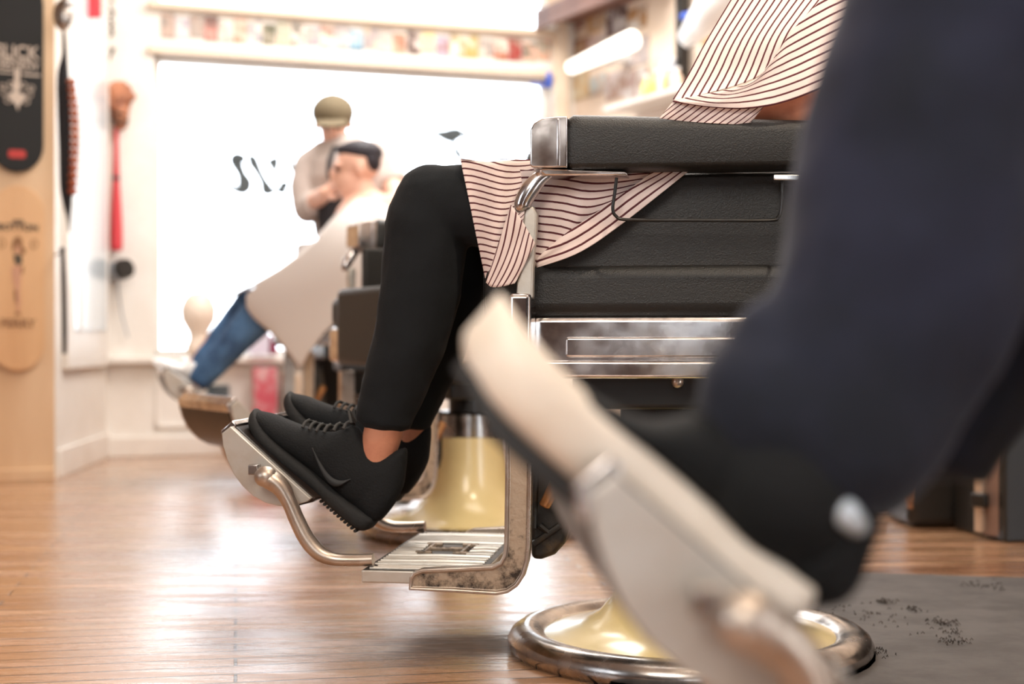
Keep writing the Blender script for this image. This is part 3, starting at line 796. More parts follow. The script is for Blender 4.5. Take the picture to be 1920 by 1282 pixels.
def head(bm, c, fwd, s=1.0, up=(0, 0, 1)):
    """skull, jaw, nose, ears, brow; c = centre of the head"""
    f = Vector(fwd).normalized(); u = Vector(up).normalized(); r = f.cross(u).normalized(); c = Vector(c)
    rot = Matrix((f, r, u)).transposed()
    def E(dx, dy, dz, r_, sx, sy, sz): ball(bm, c + (f * dx + r * dy + u * dz) * s, r_ * s, (sx, sy, sz), 20, rot)
    E(-.012, 0, .03, .092, 1.03, .84, .98); E(.022, 0, -.035, .066, 1.0, .86, 1.15); E(.042, 0, -.082, .034, 1, 1.15, .8)
    E(.094, 0, -.012, .016, 1.1, .75, 1.7); E(.082, .028, .024, .020, .6, 1.2, .5); E(.082, -.028, .024, .020, .6, 1.2, .5)
    E(.084, 0, -.052, .016, .7, 1.5, .5); E(.080, 0, -.064, .015, .7, 1.3, .5)
    for q in (-1, 1): E(-.004, q * .078, -.004, .028, .65, .32, 1.1)
    return f, r, u

def eyes(root, c, fwd, s=1.0):
    f = Vector(fwd).normalized(); u = Vector((0, 0, 1)); r = f.cross(u).normalized(); bm = bmesh.new()
    for q in (-1, 1): ball(bm, Vector(c) + (f * .080 + r * q * .030 + u * .004) * s, .010 * s, (1, 1.2, .6))
    finish('eyes', bm, M['hair'], root, world=True)

# --- customer in the striped cape (main chair)
mn = empty('person', W1(1640, 560, 0), 0, 'person in black trousers and black sneakers seated under a maroon-striped cape', 'person')
V = W1
bm = bmesh.new()
sh_n, sh_f = V(1640, 20, -.19), V(1640, 20, .19)
chain(bm, [(V(1560, 420, 0), .13), (V(1600, 250, 0), .13), (V(1640, 90, 0), .14), (V(1655, -40, 0), .10), (V(1650, -110, 0), .058), (V(1640, -160, 0), .055)])
head(bm, V(1625, -235, 0), (-1, -.1, -.05))
for sg in (-1, 1):
    s_ = V(1645, 20, sg * .19)
    chain(bm, [(V(1650, 20, sg * .12), .07), (s_, .06), (V(1610, 190, sg * .25), .042), (V(1500, 207, sg * .262), .037), (V(1412, 208, sg * .240), .029)])
    hand(bm, V(1412, 208, sg * .240), (-.45, -sg * .9, -.1), (-.9, sg * .45, 0), (0, 0, 1), 1.0, .35)
chain(bm, [(V(1540, 410, -.10), .08), (V(835, 385, -.11), .055), (V(785, 560, -.11), .052), (V(738, 735, -.11), .040), (V(716, 820, -.11), .036), (V(700, 880, -.11), .032)])
chain(bm, [(V(1540, 410, .10), .08), (V(880, 392, .13), .055), (V(835, 560, .13), .052), (V(785, 735, .13), .040), (V(772, 800, .13), .036), (V(762, 880, .13), .032)])
finish('body', bm, M['skin'], mn, world=True, remesh=.006, smoothmod=4, smooth=180)
eyes(mn, V(1625, -235, 0), (-1, -.1, -.05))
bm = bmesh.new(); ball(bm, V(1637, -252, 0), .104, (1, .9, .95)); finish('hair', bm, M['hair'], mn, world=True, smooth=180)
# trousers
bm = bmesh.new()
near = [(1560, 415, .095), (1350, 400, .092), (1150, 392, .088), (1000, 388, .085), (870, 383, .074), (812, 381, .072), (800, 420, .076), (795, 480, .076), (788, 545, .075), (768, 640, .069), (742, 715, .061), (724, 765, .053), (718, 796, .0505)]
far = [(1560, 415, .095), (1350, 405, .090), (1150, 398, .086), (1000, 392, .082), (905, 386, .074), (868, 392, .074), (858, 440, .074), (850, 500, .072), (842, 545, .070), (818, 640, .065), (792, 705, .060), (772, 765, .052), (764, 796, .047)]
chain(bm, [(V(a, b, -.11), c) for a, b, c in near], flat_end=True)
chain(bm, [(V(a, b, .125), c) for a, b, c in far], flat_end=True)
chain(bm, [(V(1570, 400, -.06), .12), (V(1570, 400, .06), .12)])
finish('trousers', bm, M['trouser_black'], mn, world=True, remesh=.007, smoothmod=3, smooth=180, disp=(.010, .09))
dirn = (Matrix.Rotation(TH1, 3, 'Z') @ Vector((0, 1, 0)))
shoe(mn, V(690, 1004, -.115), V(461, 805, -.115), dirn, (M['shoe_black'], M['sole_black'], M['lace']), name='sneaker')
shoe(mn, V(742, 952, .125), V(527, 770, .125), dirn, (M['shoe_black'], M['sole_black'], M['lace']), name='sneaker')
# cape patches
def coons(bm, uvl, top, bottom, y_off=None, nu=26, nv=22, v0=0.0, v1=None, wav=0.0, seed=0.0, vfun=None, lenf=None):
    """surface between two striped edges given as (px,py,yl) lists; uv.y runs from edge to edge in metres"""
    T_ = spline(top, 8); B_ = spline(bottom, 8)
    def samp(P, t):
        x = t * (len(P) - 1); i = min(int(x), len(P) - 2); f = x - i
        return tuple(a + (b - a) * f for a, b in zip(P[i], P[i + 1]))
    grid = []
    for j in range(nv + 1):
        row = []
        for i in range(nu + 1):
            a = samp(T_, i / nu); b = samp(B_, i / nu); t = j / nv
            p = tuple(x + (y - x) * t for x, y in zip(a, b))
            yo = wav * (math.sin(i / nu * 9 + seed + t * 2) * .6 + noise.noise(Vector((i * .12, j * .12, seed)))) * 1.0
            row.append((bm.verts.new(W1(p[0], p[1], p[2] + yo)), i / nu, t, math.hypot(a[0] - b[0], a[1] - b[1]) / 1150))
        grid.append(row)
    for j in range(nv):
        for i in range(nu):
            q = [grid[j][i], grid[j][i + 1], grid[j + 1][i + 1], grid[j + 1][i]]
            try: f = bm.faces.new([x[0] for x in q])
            except Exception: continue
            for lp, x in zip(f.loops, q):
                vv = v0 + (v1 - v0) * x[2]
                if vfun: vv = vfun(x[1], x[2])
                if lenf: vv = lenf(x[1], x[2], x[3])
                lp[uvl].uv = (x[1] * .3, vv)
bm = bmesh.new(); uvl = bm.loops.layers.uv.new('UVMap')
def fold(u, t, n, a=.0, ph=0.0): return n * .0118 * t + a * .0118 * math.sin(u * 5 + ph)
# A: left panel hanging over the knee
coons(bm, uvl, [(863, 298, -.18), (915, 303, -.20), (965, 300, -.20), (1030, 298, -.18)], [(912, 531, -.205), (930, 528, -.225), (952, 500, -.235), (985, 440, -.235)], v1=0, wav=.007, vfun=lambda u, t: fold(u, t, 18, .8, 1) - .004 * u)
coons(bm, uvl, [(863, 298, -.18), (915, 301, -.19), (965, 299, -.19), (1300, 318, -.15)], [(880, 300, .20), (915, 300, .20), (965, 300, .20), (1300, 318, .20)], v1=0, wav=.0, vfun=lambda u, t: fold(u, t, 28, .5))
# A2: flap folded forward beside the post
coons(bm, uvl, [(958, 384, -.290), (978, 412, -.296), (992, 436, -.297), (1004, 456, -.294)], [(911, 529, -.265), (922, 538, -.275), (942, 537, -.285), (966, 531, -.29)], v1=0, wav=.003, seed=3, vfun=lambda u, t: .0118 * (6.0 * u - 1.2 * math.sin(t * 2.2)))
# B: panel behind the neck
coons(bm, uvl, [(975, 318, -.252), (1050, 322, -.252), (1120, 326, -.252), (1235, 322, -.252)], [(1003, 500, -.254), (1050, 470, -.254), (1090, 430, -.254), (1150, 385, -.254)], v1=0, wav=.005, seed=5, lenf=lambda u, t, l: t * l * (.95 - .1 * u) + .0022 * math.sin(u * 6))
# C: diagonal hem band
coons(bm, uvl, [(1005, 486, -.258), (1060, 438, -.262), (1145, 380, -.262), (1225, 320, -.258)], [(1006, 502, -.258), (1085, 474, -.262), (1166, 420, -.262), (1290, 322, -.258)], v1=0, wav=.003, seed=6, lenf=lambda u, t, l: (1 - t) * l * .85 + .004)
# upper part over the arm and chest
coons(bm, uvl, [(1385, -25, -.20), (1325, 75, -.24), (1290, 140, -.27), (1262, 186, -.29)], [(1600, -25, -.25), (1487, 58, -.295), (1425, 142, -.305), (1268, 189, -.31)], v1=0, wav=.003, seed=7, nu=40, lenf=lambda u, t, l: t * l * .97)
coons(bm, uvl, [(1262, 188, -.317), (1400, 158, -.32), (1450, 110, -.315), (1490, 52, -.30), (1570, -30, -.28)], [(1262, 191, -.317), (1330, 201, -.325), (1410, 203, -.33), (1500, 182, -.33), (1640, 120, -.33)], v1=0, wav=.004, seed=8, nu=40, nv=26, lenf=lambda u, t, l: (1 - t) * l * .93)
coons(bm, uvl, [(1570, -30, -.28), (1640, -30, -.27), (1700, -30, -.25)], [(1640, 120, -.33), (1680, 125, -.32), (1740, 130, -.28)], v1=0, wav=.004, lenf=lambda u, t, l: (1 - t) * l * .93)
# inside of the sleeve under the hem, and the layer beyond
coons(bm, uvl, [(1262, 190, -.312), (1310, 196, -.312), (1370, 202, -.312), (1432, 200, -.312)], [(1236, 222, -.312), (1290, 228, -.312), (1350, 232, -.312), (1404, 234, -.312)], v1=0, wav=.002, seed=9, vfun=lambda u, t: .0118 * (13 * u + 1.5 * t))
coons(bm, uvl, [(1340, 60, -.10), (1320, 100, -.10), (1295, 150, -.10), (1270, 185, -.10)], [(1400, 60, -.10), (1380, 110, -.10), (1340, 170, -.10), (1300, 230, -.10)], v1=0, wav=.004, vfun=lambda u, t: .0118 * 8 * t)
coons(bm, uvl, [(1385, -25, -.20), (1385, -120, -.15), (1560, -150, -.06)], [(1625, -25, -.22), (1600, -90, -.18), (1620, -140, -.06)], v1=0, wav=0, vfun=lambda u, t: .0118 * 13.5 * t)
finish('cape', bm, M['stripe'], mn, world=True, solid=.0012, smooth=180)

# --- person in navy in the closest chair
A0 = lambda px, py, d: at(px, py, d)
nv = empty('person', (at(1900, -150, 1.1).x, 1.1, .75), 0, 'person in loose navy trousers at the edge of the picture, black shoe with cream sole', 'person')
bm = bmesh.new()
hipx = at(2500, 0, 1.0).x
def NP(x, y, z): return Vector((x, y, z))
kn = at(1900, -170, 1.00); an = at(1530, 840, .99)
kf = at(1960, -130, 1.22); af = at(1700, 600, 1.22)
chain(bm, [(NP(.80, 1.02, .82), .08), (kn, .058), ((kn + an) / 2, .055), (an, .036), (at(1480, 960, .985), .03)])
chain(bm, [(NP(.80, 1.22, .82), .08), (kf, .058), ((kf + af) / 2, .052), (af, .036), (at(1650, 850, 1.22), .03)])
chain(bm, [(NP(.86, 1.12, .82), .13), (NP(.90, 1.12, 1.05), .13), (NP(.92, 1.12, 1.22), .14), (NP(.92, 1.12, 1.36), .08), (NP(.90, 1.12, 1.44), .055)])
head(bm, NP(.88, 1.12, 1.55), (-1, 0, 0))
for sg in (-1, 1):
    chain(bm, [(NP(.92, 1.12 + sg * .12, 1.3), .07), (NP(.92, 1.12 + sg * .19, 1.27), .058), (NP(.86, 1.12 + sg * .23, 1.03), .042), (NP(.70, 1.12 + sg * .20, 1.0), .028)])
    hand(bm, NP(.70, 1.12 + sg * .20, 1.0), (-1, 0, -.15), (0, 1, 0), (0, 0, 1), 1, .35)
finish('body', bm, M['skin'], nv, world=True, remesh=.007, smoothmod=4, smooth=180)
eyes(nv, NP(.88, 1.12, 1.55), (-1, 0, 0))
bm = bmesh.new(); ball(bm, NP(.895, 1.12, 1.572), .102, (1, .9, .95)); finish('hair', bm, M['hair'], nv, world=True, smooth=180)
bm = bmesh.new()
def tro(pts, d):
    chain(bm, [(at(a, b, d), r / (F / d)) for a, b, r in pts], flat_end=True)
tro([(2700, -230, 260), (2000, -200, 250), (1890, -120, 235), (1790, 80, 215), (1730, 300, 225), (1700, 460, 232), (1665, 590, 235), (1610, 690, 225), (1580, 760, 215), (1590, 830, 160)], 1.0)
tro([(2600, -230, 260), (2050, -160, 250), (1960, 0, 230), (1900, 220, 215), (1860, 420, 205), (1800, 600, 200), (1740, 730, 180), (1700, 860, 150)], 1.22)
chain(bm, [(NP(.82, 1.04, .83), .12), (NP(.82, 1.20, .83), .12)])
chain(bm, [(at(1455, 640, .98), .035), (at(1390, 705, .98), .025), (at(1440, 740, .98), .05), (at(1560, 760, .98), .06)])
finish('trousers', bm, M['navy'], nv, world=True, remesh=.009, smoothmod=2, smooth=180, disp=(.035, .16))
bm = bmesh.new(); chain(bm, [(NP(.86, 1.12, .90), .15), (NP(.90, 1.12, 1.08), .15), (NP(.92, 1.12, 1.25), .16), (NP(.92, 1.12, 1.36), .085)])
for sg in (-1, 1): chain(bm, [(NP(.92, 1.12 + sg * .12, 1.3), .085), (NP(.92, 1.12 + sg * .19, 1.27), .075), (NP(.88, 1.12 + sg * .22, 1.10), .06)], flat_end=True)
finish('shirt', bm, M['navy'], nv, world=True, remesh=.009, smoothmod=3, smooth=180)
so = M['sole_cream']
LOW = [(.000, .035, .060, .020), (.008, .026, .085, .031), (.022, .022, .12, .037), (.05, .022, .15, .037), (.09, .022, .14, .040), (.12, .022, .115, .041), (.15, .022, .072, .042), (.17, .022, .046, .044), (.20, .018, .034, .046), (.23, .015, .030, .045), (.26, .015, .028, .042), (.28, .016, .026, .03), (.290, .018, .024, .006)]
_, T = shoe(nv, at(1432, 1232, .985), at(838, 704, .985), (0, 1, 0), (M['shoe_black'], so, M['lace']), sole_t=.052, name='sneaker', marks=False, st=LOW)
bm = bmesh.new(); rs = []
for s_, hw in ((.03, .036), (.10, .038), (.18, .044), (.25, .046), (.285, .036), (.30, .020)):
    lo_ = -.010 if s_ < .27 else -.004; up0 = .010 if s_ > .27 else 0
    rs.append([T(s_, y * hw, h + up0) for y, h in ((-1, lo_), (1, lo_), (1, .006), (-1, .006))])
rings(bm, rs); finish('outsole', bm, M['rubber'], nv, world=True, bevel=.002)
bm = bmesh.new(); chain(bm, [(at(1545, 925, .950), .009), (at(1575, 955, .944), .012), (at(1605, 982, .950), .008)]); 
finish('heel_patch', bm, M['reflector'], nv, world=True, smooth=180)
bm = bmesh.new(); chain(bm, [(at(1470, 900, .985), .062), (at(1360, 830, .985), .035), (at(1560, 960, .985), .035), (at(1540, 1060, .985), .03)])
finish('shoe_collar', bm, M['shoe_black'], nv, world=True, remesh=.006, smoothmod=4, smooth=180)
_, T = shoe(nv, at(1655, 960, 1.21), at(1330, 790, 1.21), (0, 1, 0), (M['shoe_black'], M['sole_black'], M['lace']), sole_t=.026, name='sneaker', marks=False)

# --- customer in jeans by the window
D3 = 5.72
jn = empty('person', at(680, 560, 5.8), 0, 'seated customer in blue jeans under a pale cape near the window', 'person')
bm = bmesh.new(); J = lambda px, py, dy=0: at(px, py, D3 + dy)
hd = J(668, 318); fw = Vector((-1, -.25, -.12))
chain(bm, [(J(690, 560), .13), (J(690, 480), .13), (J(690, 420), .14), (J(685, 385), .06), (J(675, 355), .058)])
head(bm, hd, fw, 1.0)
for sg in (-1, 1):
    chain(bm, [(J(690, 420, sg * .12), .07), (J(690, 425, sg * .19), .055), (J(665, 505, sg * .24), .042), (J(600, 500, sg * .18), .028)])
    hand(bm, J(600, 500, sg * .18), (-1, 0, -.2), (0, 1, 0), (0, 0, 1), 1, .4)
    kx = 490 if sg < 0 else 462
    chain(bm, [(J(680, 580, sg * .1), .08), (J(kx, 572, sg * .13), .052), (J(kx - 60, 645, sg * .13), .048), (J(kx - 108, 705, sg * .13), .036), (J(kx - 120, 722, sg * .13), .03)])
finish('body', bm, M['skin_pale'], jn, world=True, remesh=.007, smoothmod=3, smooth=180); eyes(jn, hd, fw)
bm = bmesh.new(); ball(bm, J(676, 287), .088, (1.06, .9, .62)); ball(bm, J(695, 302), .07, (.62, .98, .8)); ball(bm, J(650, 280), .045, (1.1, 1.2, .45))
finish('hair', bm, M['hair'], jn, world=True, smooth=180, remesh=.006, smoothmod=2)
bm = bmesh.new()
chain(bm, [(J(680, 580, -.1), .09), (J(500, 572, -.13), .078), (J(476, 600, -.13), .074), (J(430, 650, -.13), .062), (J(385, 700, -.13), .050), (J(368, 718, -.13), .046)], flat_end=True)
chain(bm, [(J(680, 580, .1), .09), (J(470, 575, .13), .075), (J(448, 600, .13), .070), (J(405, 650, .13), .058), (J(366, 700, .13), .046)], flat_end=True)
finish('jeans', bm, M['jeans'], jn, world=True, remesh=.009, smoothmod=2, smooth=180, disp=(.012, .1))
sd = (.1, 1, 0)
shoe(jn, J(377, 738, -.13), J(300, 688, -.13), sd, (M['white_plastic'], M['white_plastic'], M['white_plastic']), name='sneaker', marks=False)
shoe(jn, J(368, 730, .13), J(285, 685, .13), sd, (M['white_plastic'], M['white_plastic'], M['white_plastic']), name='sneaker', marks=False)
# pale cape: loft from shoulders over the lap
bm = bmesh.new(); uvd = bm.loops.layers.uv.new('UVMap')
def sheet(bm, rows, f):
    g = [[bm.verts.new(f(*p)) for p in spline(r, 6)] for r in [list(x) for x in rows]]
    for a, b in zip(g, g[1:]):
        for i in range(len(a) - 1): bm.faces.new((a[i], a[i + 1], b[i + 1], b[i]))
sheet(bm, [[(672, 368, -.08), (700, 372, -.1), (728, 385, -.1)], [(640, 400, -.25), (690, 410, -.27), (735, 420, -.25)], [(600, 450, -.28), (650, 480, -.31), (725, 500, -.3)], [(530, 505, -.26), (600, 530, -.30), (690, 560, -.3)], [(440, 552, -.25), (520, 590, -.27), (600, 620, -.3)], [(478, 600, -.24), (520, 640, -.27), (560, 700, -.29)]], J)
sheet(bm, [[(672, 368, -.08), (660, 372, 0), (664, 372, .1)], [(640, 400, -.25), (625, 405, 0), (640, 405, .25)], [(600, 450, -.28), (590, 452, 0), (600, 455, .25)], [(530, 505, -.26), (525, 508, 0), (530, 510, .25)], [(440, 552, -.25), (432, 553, 0), (440, 556, .25)]], J)
finish('cape', bm, M['white_cloth'], jn, world=True, solid=.004, smooth=180, sub=1)

# --- barber standing by the window
DB = 6.25
bb = empty('person', (at(640, 300, DB).x, DB, 0), 0, 'standing barber in an olive cap and grey shirt leaning over the seated customer', 'person')
Bp = lambda px, py, dy=0: at(px, py, DB + dy)
bm = bmesh.new(); bh = Bp(625, 232); bf = Vector((.05, -1, -.42))
hipz = .95
hip = Vector((Bp(655, 560).x, DB + .05, hipz))
chain(bm, [(hip, .14), (Bp(655, 420), .14), (Bp(652, 330), .15), (Bp(640, 285), .075), (Bp(632, 262), .056)])
head(bm, bh, bf, .98, up=(0, -.42, 1))
for sg in (-1, 1):
    pth = [(Bp(610, 300), .07), (Bp(582, 315), .058), (Bp(578, 385, -.08), .044), (Bp(612, 362, -.32), .030)] if sg < 0 else [(Bp(700, 300), .07), (Bp(728, 318), .058), (Bp(745, 380, -.12), .044), (Bp(712, 378, -.34), .030)]
    chain(bm, pth)
    hand(bm, pth[-1][0], (.6 if sg < 0 else -.6, -.5, .5), (0, .3, 1), (0, 1, 0), 1.0, .4)
    fx = hip.x + sg * .10
    chain(bm, [(hip + Vector((sg * .08, 0, -.03)), .085), (Vector((fx, DB + .02, .5)), .056), (Vector((fx, DB + .05, .09)), .036), (Vector((fx, DB - .10, .05)), .032)])
finish('body', bm, M['skin_pale'], bb, world=True, remesh=.007, smoothmod=3, smooth=180)
eyes(bb, bh, bf, .98)
bm = bmesh.new()
chain(bm, [(hip + Vector((0, 0, .06)), .155), (Bp(655, 400), .165), (Bp(655, 335), .19), (Bp(650, 300), .12)])
chain(bm, [(Bp(612, 300), .09), (Bp(585, 315), .082), (Bp(575, 350, -.03), .075), (Bp(577, 392, -.08), .062), (Bp(592, 380, -.18), .055)], flat_end=True)
chain(bm, [(Bp(698, 300), .09), (Bp(726, 318), .08), (Bp(738, 350, -.05), .07)], flat_end=True)
finish('shirt', bm, M['grey_shirt'], bb, world=True, remesh=.009, smoothmod=3, smooth=180, disp=(.01, .09))
bm = bmesh.new()
chain(bm, [(hip + Vector((0, 0, -.02)), .16), (hip + Vector((0, 0, .04)), .15)])
for sg in (-1, 1): chain(bm, [(hip + Vector((sg * .08, 0, -.05)), .10), (Vector((hip.x + sg * .10, DB + .02, .5)), .078), (Vector((hip.x + sg * .10, DB + .05, .09)), .062)], flat_end=True)
finish('trousers', bm, M['black_cloth'], bb, world=True, remesh=.009, smoothmod=2, smooth=180)
for sg in (-1, 1):
    fx = hip.x + sg * .10
    shoe(bb, (fx, DB + .13, 0.0), (fx + sg * .03, DB - .15, 0.0), (1, 0, 0), (M['shoe_black'], M['sole_black'], M['lace']), name='shoe', marks=False)
bm = bmesh.new(); tube(bm, [Bp(628, 275, -.13), Bp(618, 300, -.2), Bp(617, 325, -.21), Bp(630, 360, -.2)], .012, 8, sq=.5)
box(bm, -.10, .10, -.004, .004, -.20, .12, Matrix.Translation(Bp(640, 410, -.20))); finish('apron', bm, M['black_cloth'], bb, world=True, bevel=.003)
bm = bmesh.new(); f_ = bf.normalized(); u_ = Vector((0, -.42, 1)).normalized(); r_ = f_.cross(u_).normalized(); rot = Matrix((f_, r_, u_)).transposed()
ball(bm, bh + u_ * .048 - f_ * .008, .103, (1.04, .92, .78), 22, rot)
cp = finish('cap', bm, M['olive'], bb, world=True, smooth=180, disp=(.006, .05))
bm = bmesh.new(); ball(bm, bh + u_ * .036 + f_ * .12 + r_ * .0, .075, (1, .95, .12), 20, rot); finish('cap_brim', bm, M['olive'], bb, world=True, smooth=180)

# ------------------------------------------------------------------ left side things
def pmat(px, py, off):
    """matrix on the partition face at the image point: x along the face, y out of it into the room, z up"""
    a = Vector((*pB, 0)); d = Vector((ang.x, ang.y, 0)); n = Vector((d.y, -d.x, 0))
    q = a + n * off; o = Vector((0, 0, CAM_H)); v = Vector(((px - 960) / F, 1, -(py - 641) / F))
    t = (q - o).dot(n) / v.dot(n); p = o + v * t
    return Matrix(((d.x, n.x, 0, p.x), (d.y, n.y, 0, p.y), (0, 0, 1, p.z), (0, 0, 0, 1)))
def flat(bm, mt, poly, y0=0.0, y1=.002):
    a = [bm.verts.new(mt @ Vector((x, y0, z))) for x, z in poly]; b = [bm.verts.new(mt @ Vector((x, y1, z))) for x, z in poly]
    bm.faces.new(a); bm.faces.new(b[::-1]); n = len(a)
    for i in range(n): bm.faces.new((a[i], b[i], b[(i + 1) % n], a[(i + 1) % n]))
def text(s, mt, size, m, parent, name='lettering', sx=1.0, squeeze=1.0, ext=.0012, xo=0, zo=0):
    cu = bpy.data.curves.new(name, 'FONT'); cu.body = s; cu.size = size; cu.align_x = 'CENTER'; cu.align_y = 'CENTER'; cu.extrude = ext; cu.offset = size * .02
    o = bpy.data.objects.new(name, cu); col.objects.link(o); cu.materials.append(m); o.parent = parent
    loc = Matrix(((sx, 0, 0, xo), (0, 0, 1 * -1, 0), (0, 1, 0, zo), (0, 0, 0, 1)))
    # text x -> face x, text y -> z, text z -> out of the face (+y)
    loc = Matrix(((sx, 0, 0, xo), (0, 0, 1, .003), (0, 1, 0, zo), (0, 0, 0, 1)))
    o.matrix_local = parent.matrix_basis.inverted() @ mt @ loc
    return meshed(o)
def deck(px, py, hgt, m, label):
    mt = pmat(px, py, .03); W_ = .205
    root = empty('skateboard_deck', mt.translation, 0, label, 'skateboard deck')
    bm = bmesh.new(); poly = []
    for sgn, cz in ((1, hgt / 2 - .11), (-1, -hgt / 2 + .11)):
        for i in range(13):
            a = R(180 * i / 12) if sgn > 0 else R(180 + 180 * i / 12)
            poly.append((W_ / 2 * math.cos(a), cz + .11 * math.sin(a)))
    flat(bm, mt, poly, -.011, 0)
    b = finish('deck_board', bm, m, root, world=True, bevel=.002)
    return root, mt
dk, mt = deck(32, 138, .80, M['deck_black'], 'black skateboard deck with off-white artwork hung on the birch panel')
text('SLICK', mt, .074, M['print_white'], dk, sx=.88, zo=.085)
text('NEW YORK', mt, .022, M['print_white'], dk, sx=1.1, zo=.052)
text('DESTROY', mt, .046, M['print_white'], dk, sx=.84, zo=.030)
bm = bmesh.new()
flat(bm, mt, [(-.09, .005), (-.015, .005), (-.015, -.001), (-.09, -.001)]); flat(bm, mt, [(.02, .002), (.09, .002), (.09, -.006), (.02, -.006)])
flat(bm, mt, [(-.012, .02), (.014, .02), (.010, -.03), (.014, -.06), (.004, -.075), (.03, -.085), (.032, -.10), (.01, -.125), (.003, -.15), (-.006, -.125), (-.03, -.10), (-.03, -.085), (-.01, -.07), (-.022, -.055), (-.01, -.03)])
for q in (-1, 1):
    for (x, z, r) in ((.045, -.08, .014), (.055, -.055, .010), (.035, -.11, .012), (.025, -.045, .010)):
        tube(bm, [mt @ Vector((q * x + r * math.cos(2 * PI * i / 14), .001, z + r * math.sin(2 * PI * i / 14))) for i in range(15)], .0022, 6)
finish('printed_artwork', bm, M['print_white'], dk, world=True)
bm = bmesh.new(); flat(bm, mt, rrect(-.034, .034, -.343, -.310, .012)); finish('red_badge', bm, M['print_red'], dk, world=True)
dk, mt = deck(34, 521, .755, M['deck_wood'], 'maple skateboard deck with a brown figure drawing, below the black deck')
text('BOTTON', mt, .036, M['print_dark'], dk, sx=1.05, zo=.205)
text('FERRY', mt, .046, M['print_brown'], dk, sx=1.05, zo=-.185)
bm = bmesh.new()
for i, (a, b, c, d) in enumerate(((-.02, .02, .23, .236), (-.026, .026, .222, .226))): flat(bm, mt, [(a, c), (b, c), (b, d), (a, d)])
flat(bm, mt, [(-.018, .095), (.014, .095), (.016, .06), (0, .05), (-.014, .062)])
finish('printed_artwork', bm, M['print_dark'], dk, world=True)
for nm_, poly in (('printed_figure', [(-.012, .165), (.004, .17), (.016, .155), (.018, .125), (.03, .115), (.024, .095), (.012, .10), (.004, .13), (-.008, .13), (-.02, .10), (-.024, .13), (-.02, .155)]), ('printed_hand', [(.012, .045), (.022, .05), (.02, .02), (.012, .015)]), ('printed_foot', [(-.012, -.14), (.008, -.14), (.01, -.15), (-.012, -.15)]), ('printed_knee', [(-.016, -.05), (-.006, -.05), (-.004, -.10), (-.012, -.10)])):
    bm = bmesh.new(); flat(bm, mt, poly); finish(nm_, bm, M['print_brown'], dk, world=True)
for q in (-1, 1):
    bm = bmesh.new(); tube(bm, [mt @ Vector((q * .062 + .012 * math.cos(2 * PI * i / 12), .001, .14 + .018 * math.sin(2 * PI * i / 12))) for i in range(13)], .0022, 6); finish('printed_loop', bm, M['print_brown'], dk, world=True)
bm = bmesh.new()
flat(bm, mt, [(-.02, .05), (0, .052), (.016, .045), (.012, .0), (.006, -.05), (.010, -.09), (.004, -.14), (-.004, -.14), (-.008, -.06), (-.022, .0), (-.026, .03)])
flat(bm, mt, [(-.008, .13), (.004, .13), (.006, .10), (-.012, .10)])
finish('printed_legs', bm, M['print_pink'], dk, world=True)

# strap with orange rolls, hanging on a hook of the side wall
HZ = 5.74
st = empty('hanging_strap', at(122, 100, HZ), 0, 'long black strap with a row of orange-brown rolls hanging beside the panel edge', 'strap')
bm = bmesh.new()
p = spline([(119, 60, 3), (121, 100, 5), (118, 140, 11), (120, 200, 13), (122, 280, 12), (124, 350, 12), (127, 385, 8), (129, 410, 4), (130, 435, 1.5)], 5)
tube(bm, [at(a, b, HZ) for a, b, c in p], [c / 2667 * HZ for a, b, c in p], 12, sq=.4); finish('strap_body', bm, M['black_cloth'], st, world=True)
bm = bmesh.new()
for i in range(15):
    y = 154 + i * 14.6; x = 135 + 4 * math.sin(i * .28) + i * .35
    tube(bm, [at(x - 7, y - 1, HZ - .02), at(x, y, HZ - .025), at(x + 7, y + 1, HZ - .02)], [.012, .016, .012], 10)
finish('orange_rolls', bm, M['orange_roll'], st, world=True)
bm = bmesh.new(); p = spline([(119, 60, 1), (121, 20, 1), (117, -8, 1)], 4); tube(bm, [at(a, b, HZ) for a, b, c in p], .004, 6); finish('hanging_cord', bm, M['black_cloth'], st, world=True)
rd = empty('hanging_rod', at(120, 560, HZ), 0, 'thin dark rod hanging under the black strap with orange rolls', 'rod')
bm = bmesh.new(); p = [(117, 470, 4), (119, 520, 5), (120, 560, 5), (121, 620, 5), (121, 663, 4)]
tube(bm, [at(a, b, HZ) for a, b, c in p], [c / 2667 * HZ for a, b, c in p], 10); finish('rod', bm, M['black_cloth'], rd, world=True)
bm = bmesh.new(); tube(bm, [at(118, 474, HZ), Vector((pB[0] - .01, pB[1] + .03, at(118, 474, HZ).z))], .004, 6); finish('rod_peg', bm, M['black_metal'], rd, world=True)
bm = bmesh.new(); ball(bm, at(117, 468, HZ), .012); finish('rod_knob', bm, M['black_metal'], rd, world=True)
# small metal clips and white ball cap at the top
o_ = bmesh.new(); ball(o_, at(118, 28, HZ), .05, (.8, .5, 1.3)); ball(o_, at(124, 8, HZ), .028); o_ = finish('key_bunch', o_, M['chrome_dark'], None, smooth=180); tag(o_, 'small bright metal bunch hanging above the black strap', 'keys')
bm = bmesh.new(); box(bm, -.075, .075, -.008, .008, -.10, .035, Matrix.Translation(at(158, -8, 6.4)))
for v in bm.verts: pass
o_ = finish('red_sign', bm, M['red'], None, bevel=.003); tag(o_, 'red sign at the top left, only its lower edge showing', 'sign')
bm = bmesh.new(); box(bm, -.07, .07, -.006, .006, -.12, .0, Matrix.Translation(at(160, 12, 6.42)))

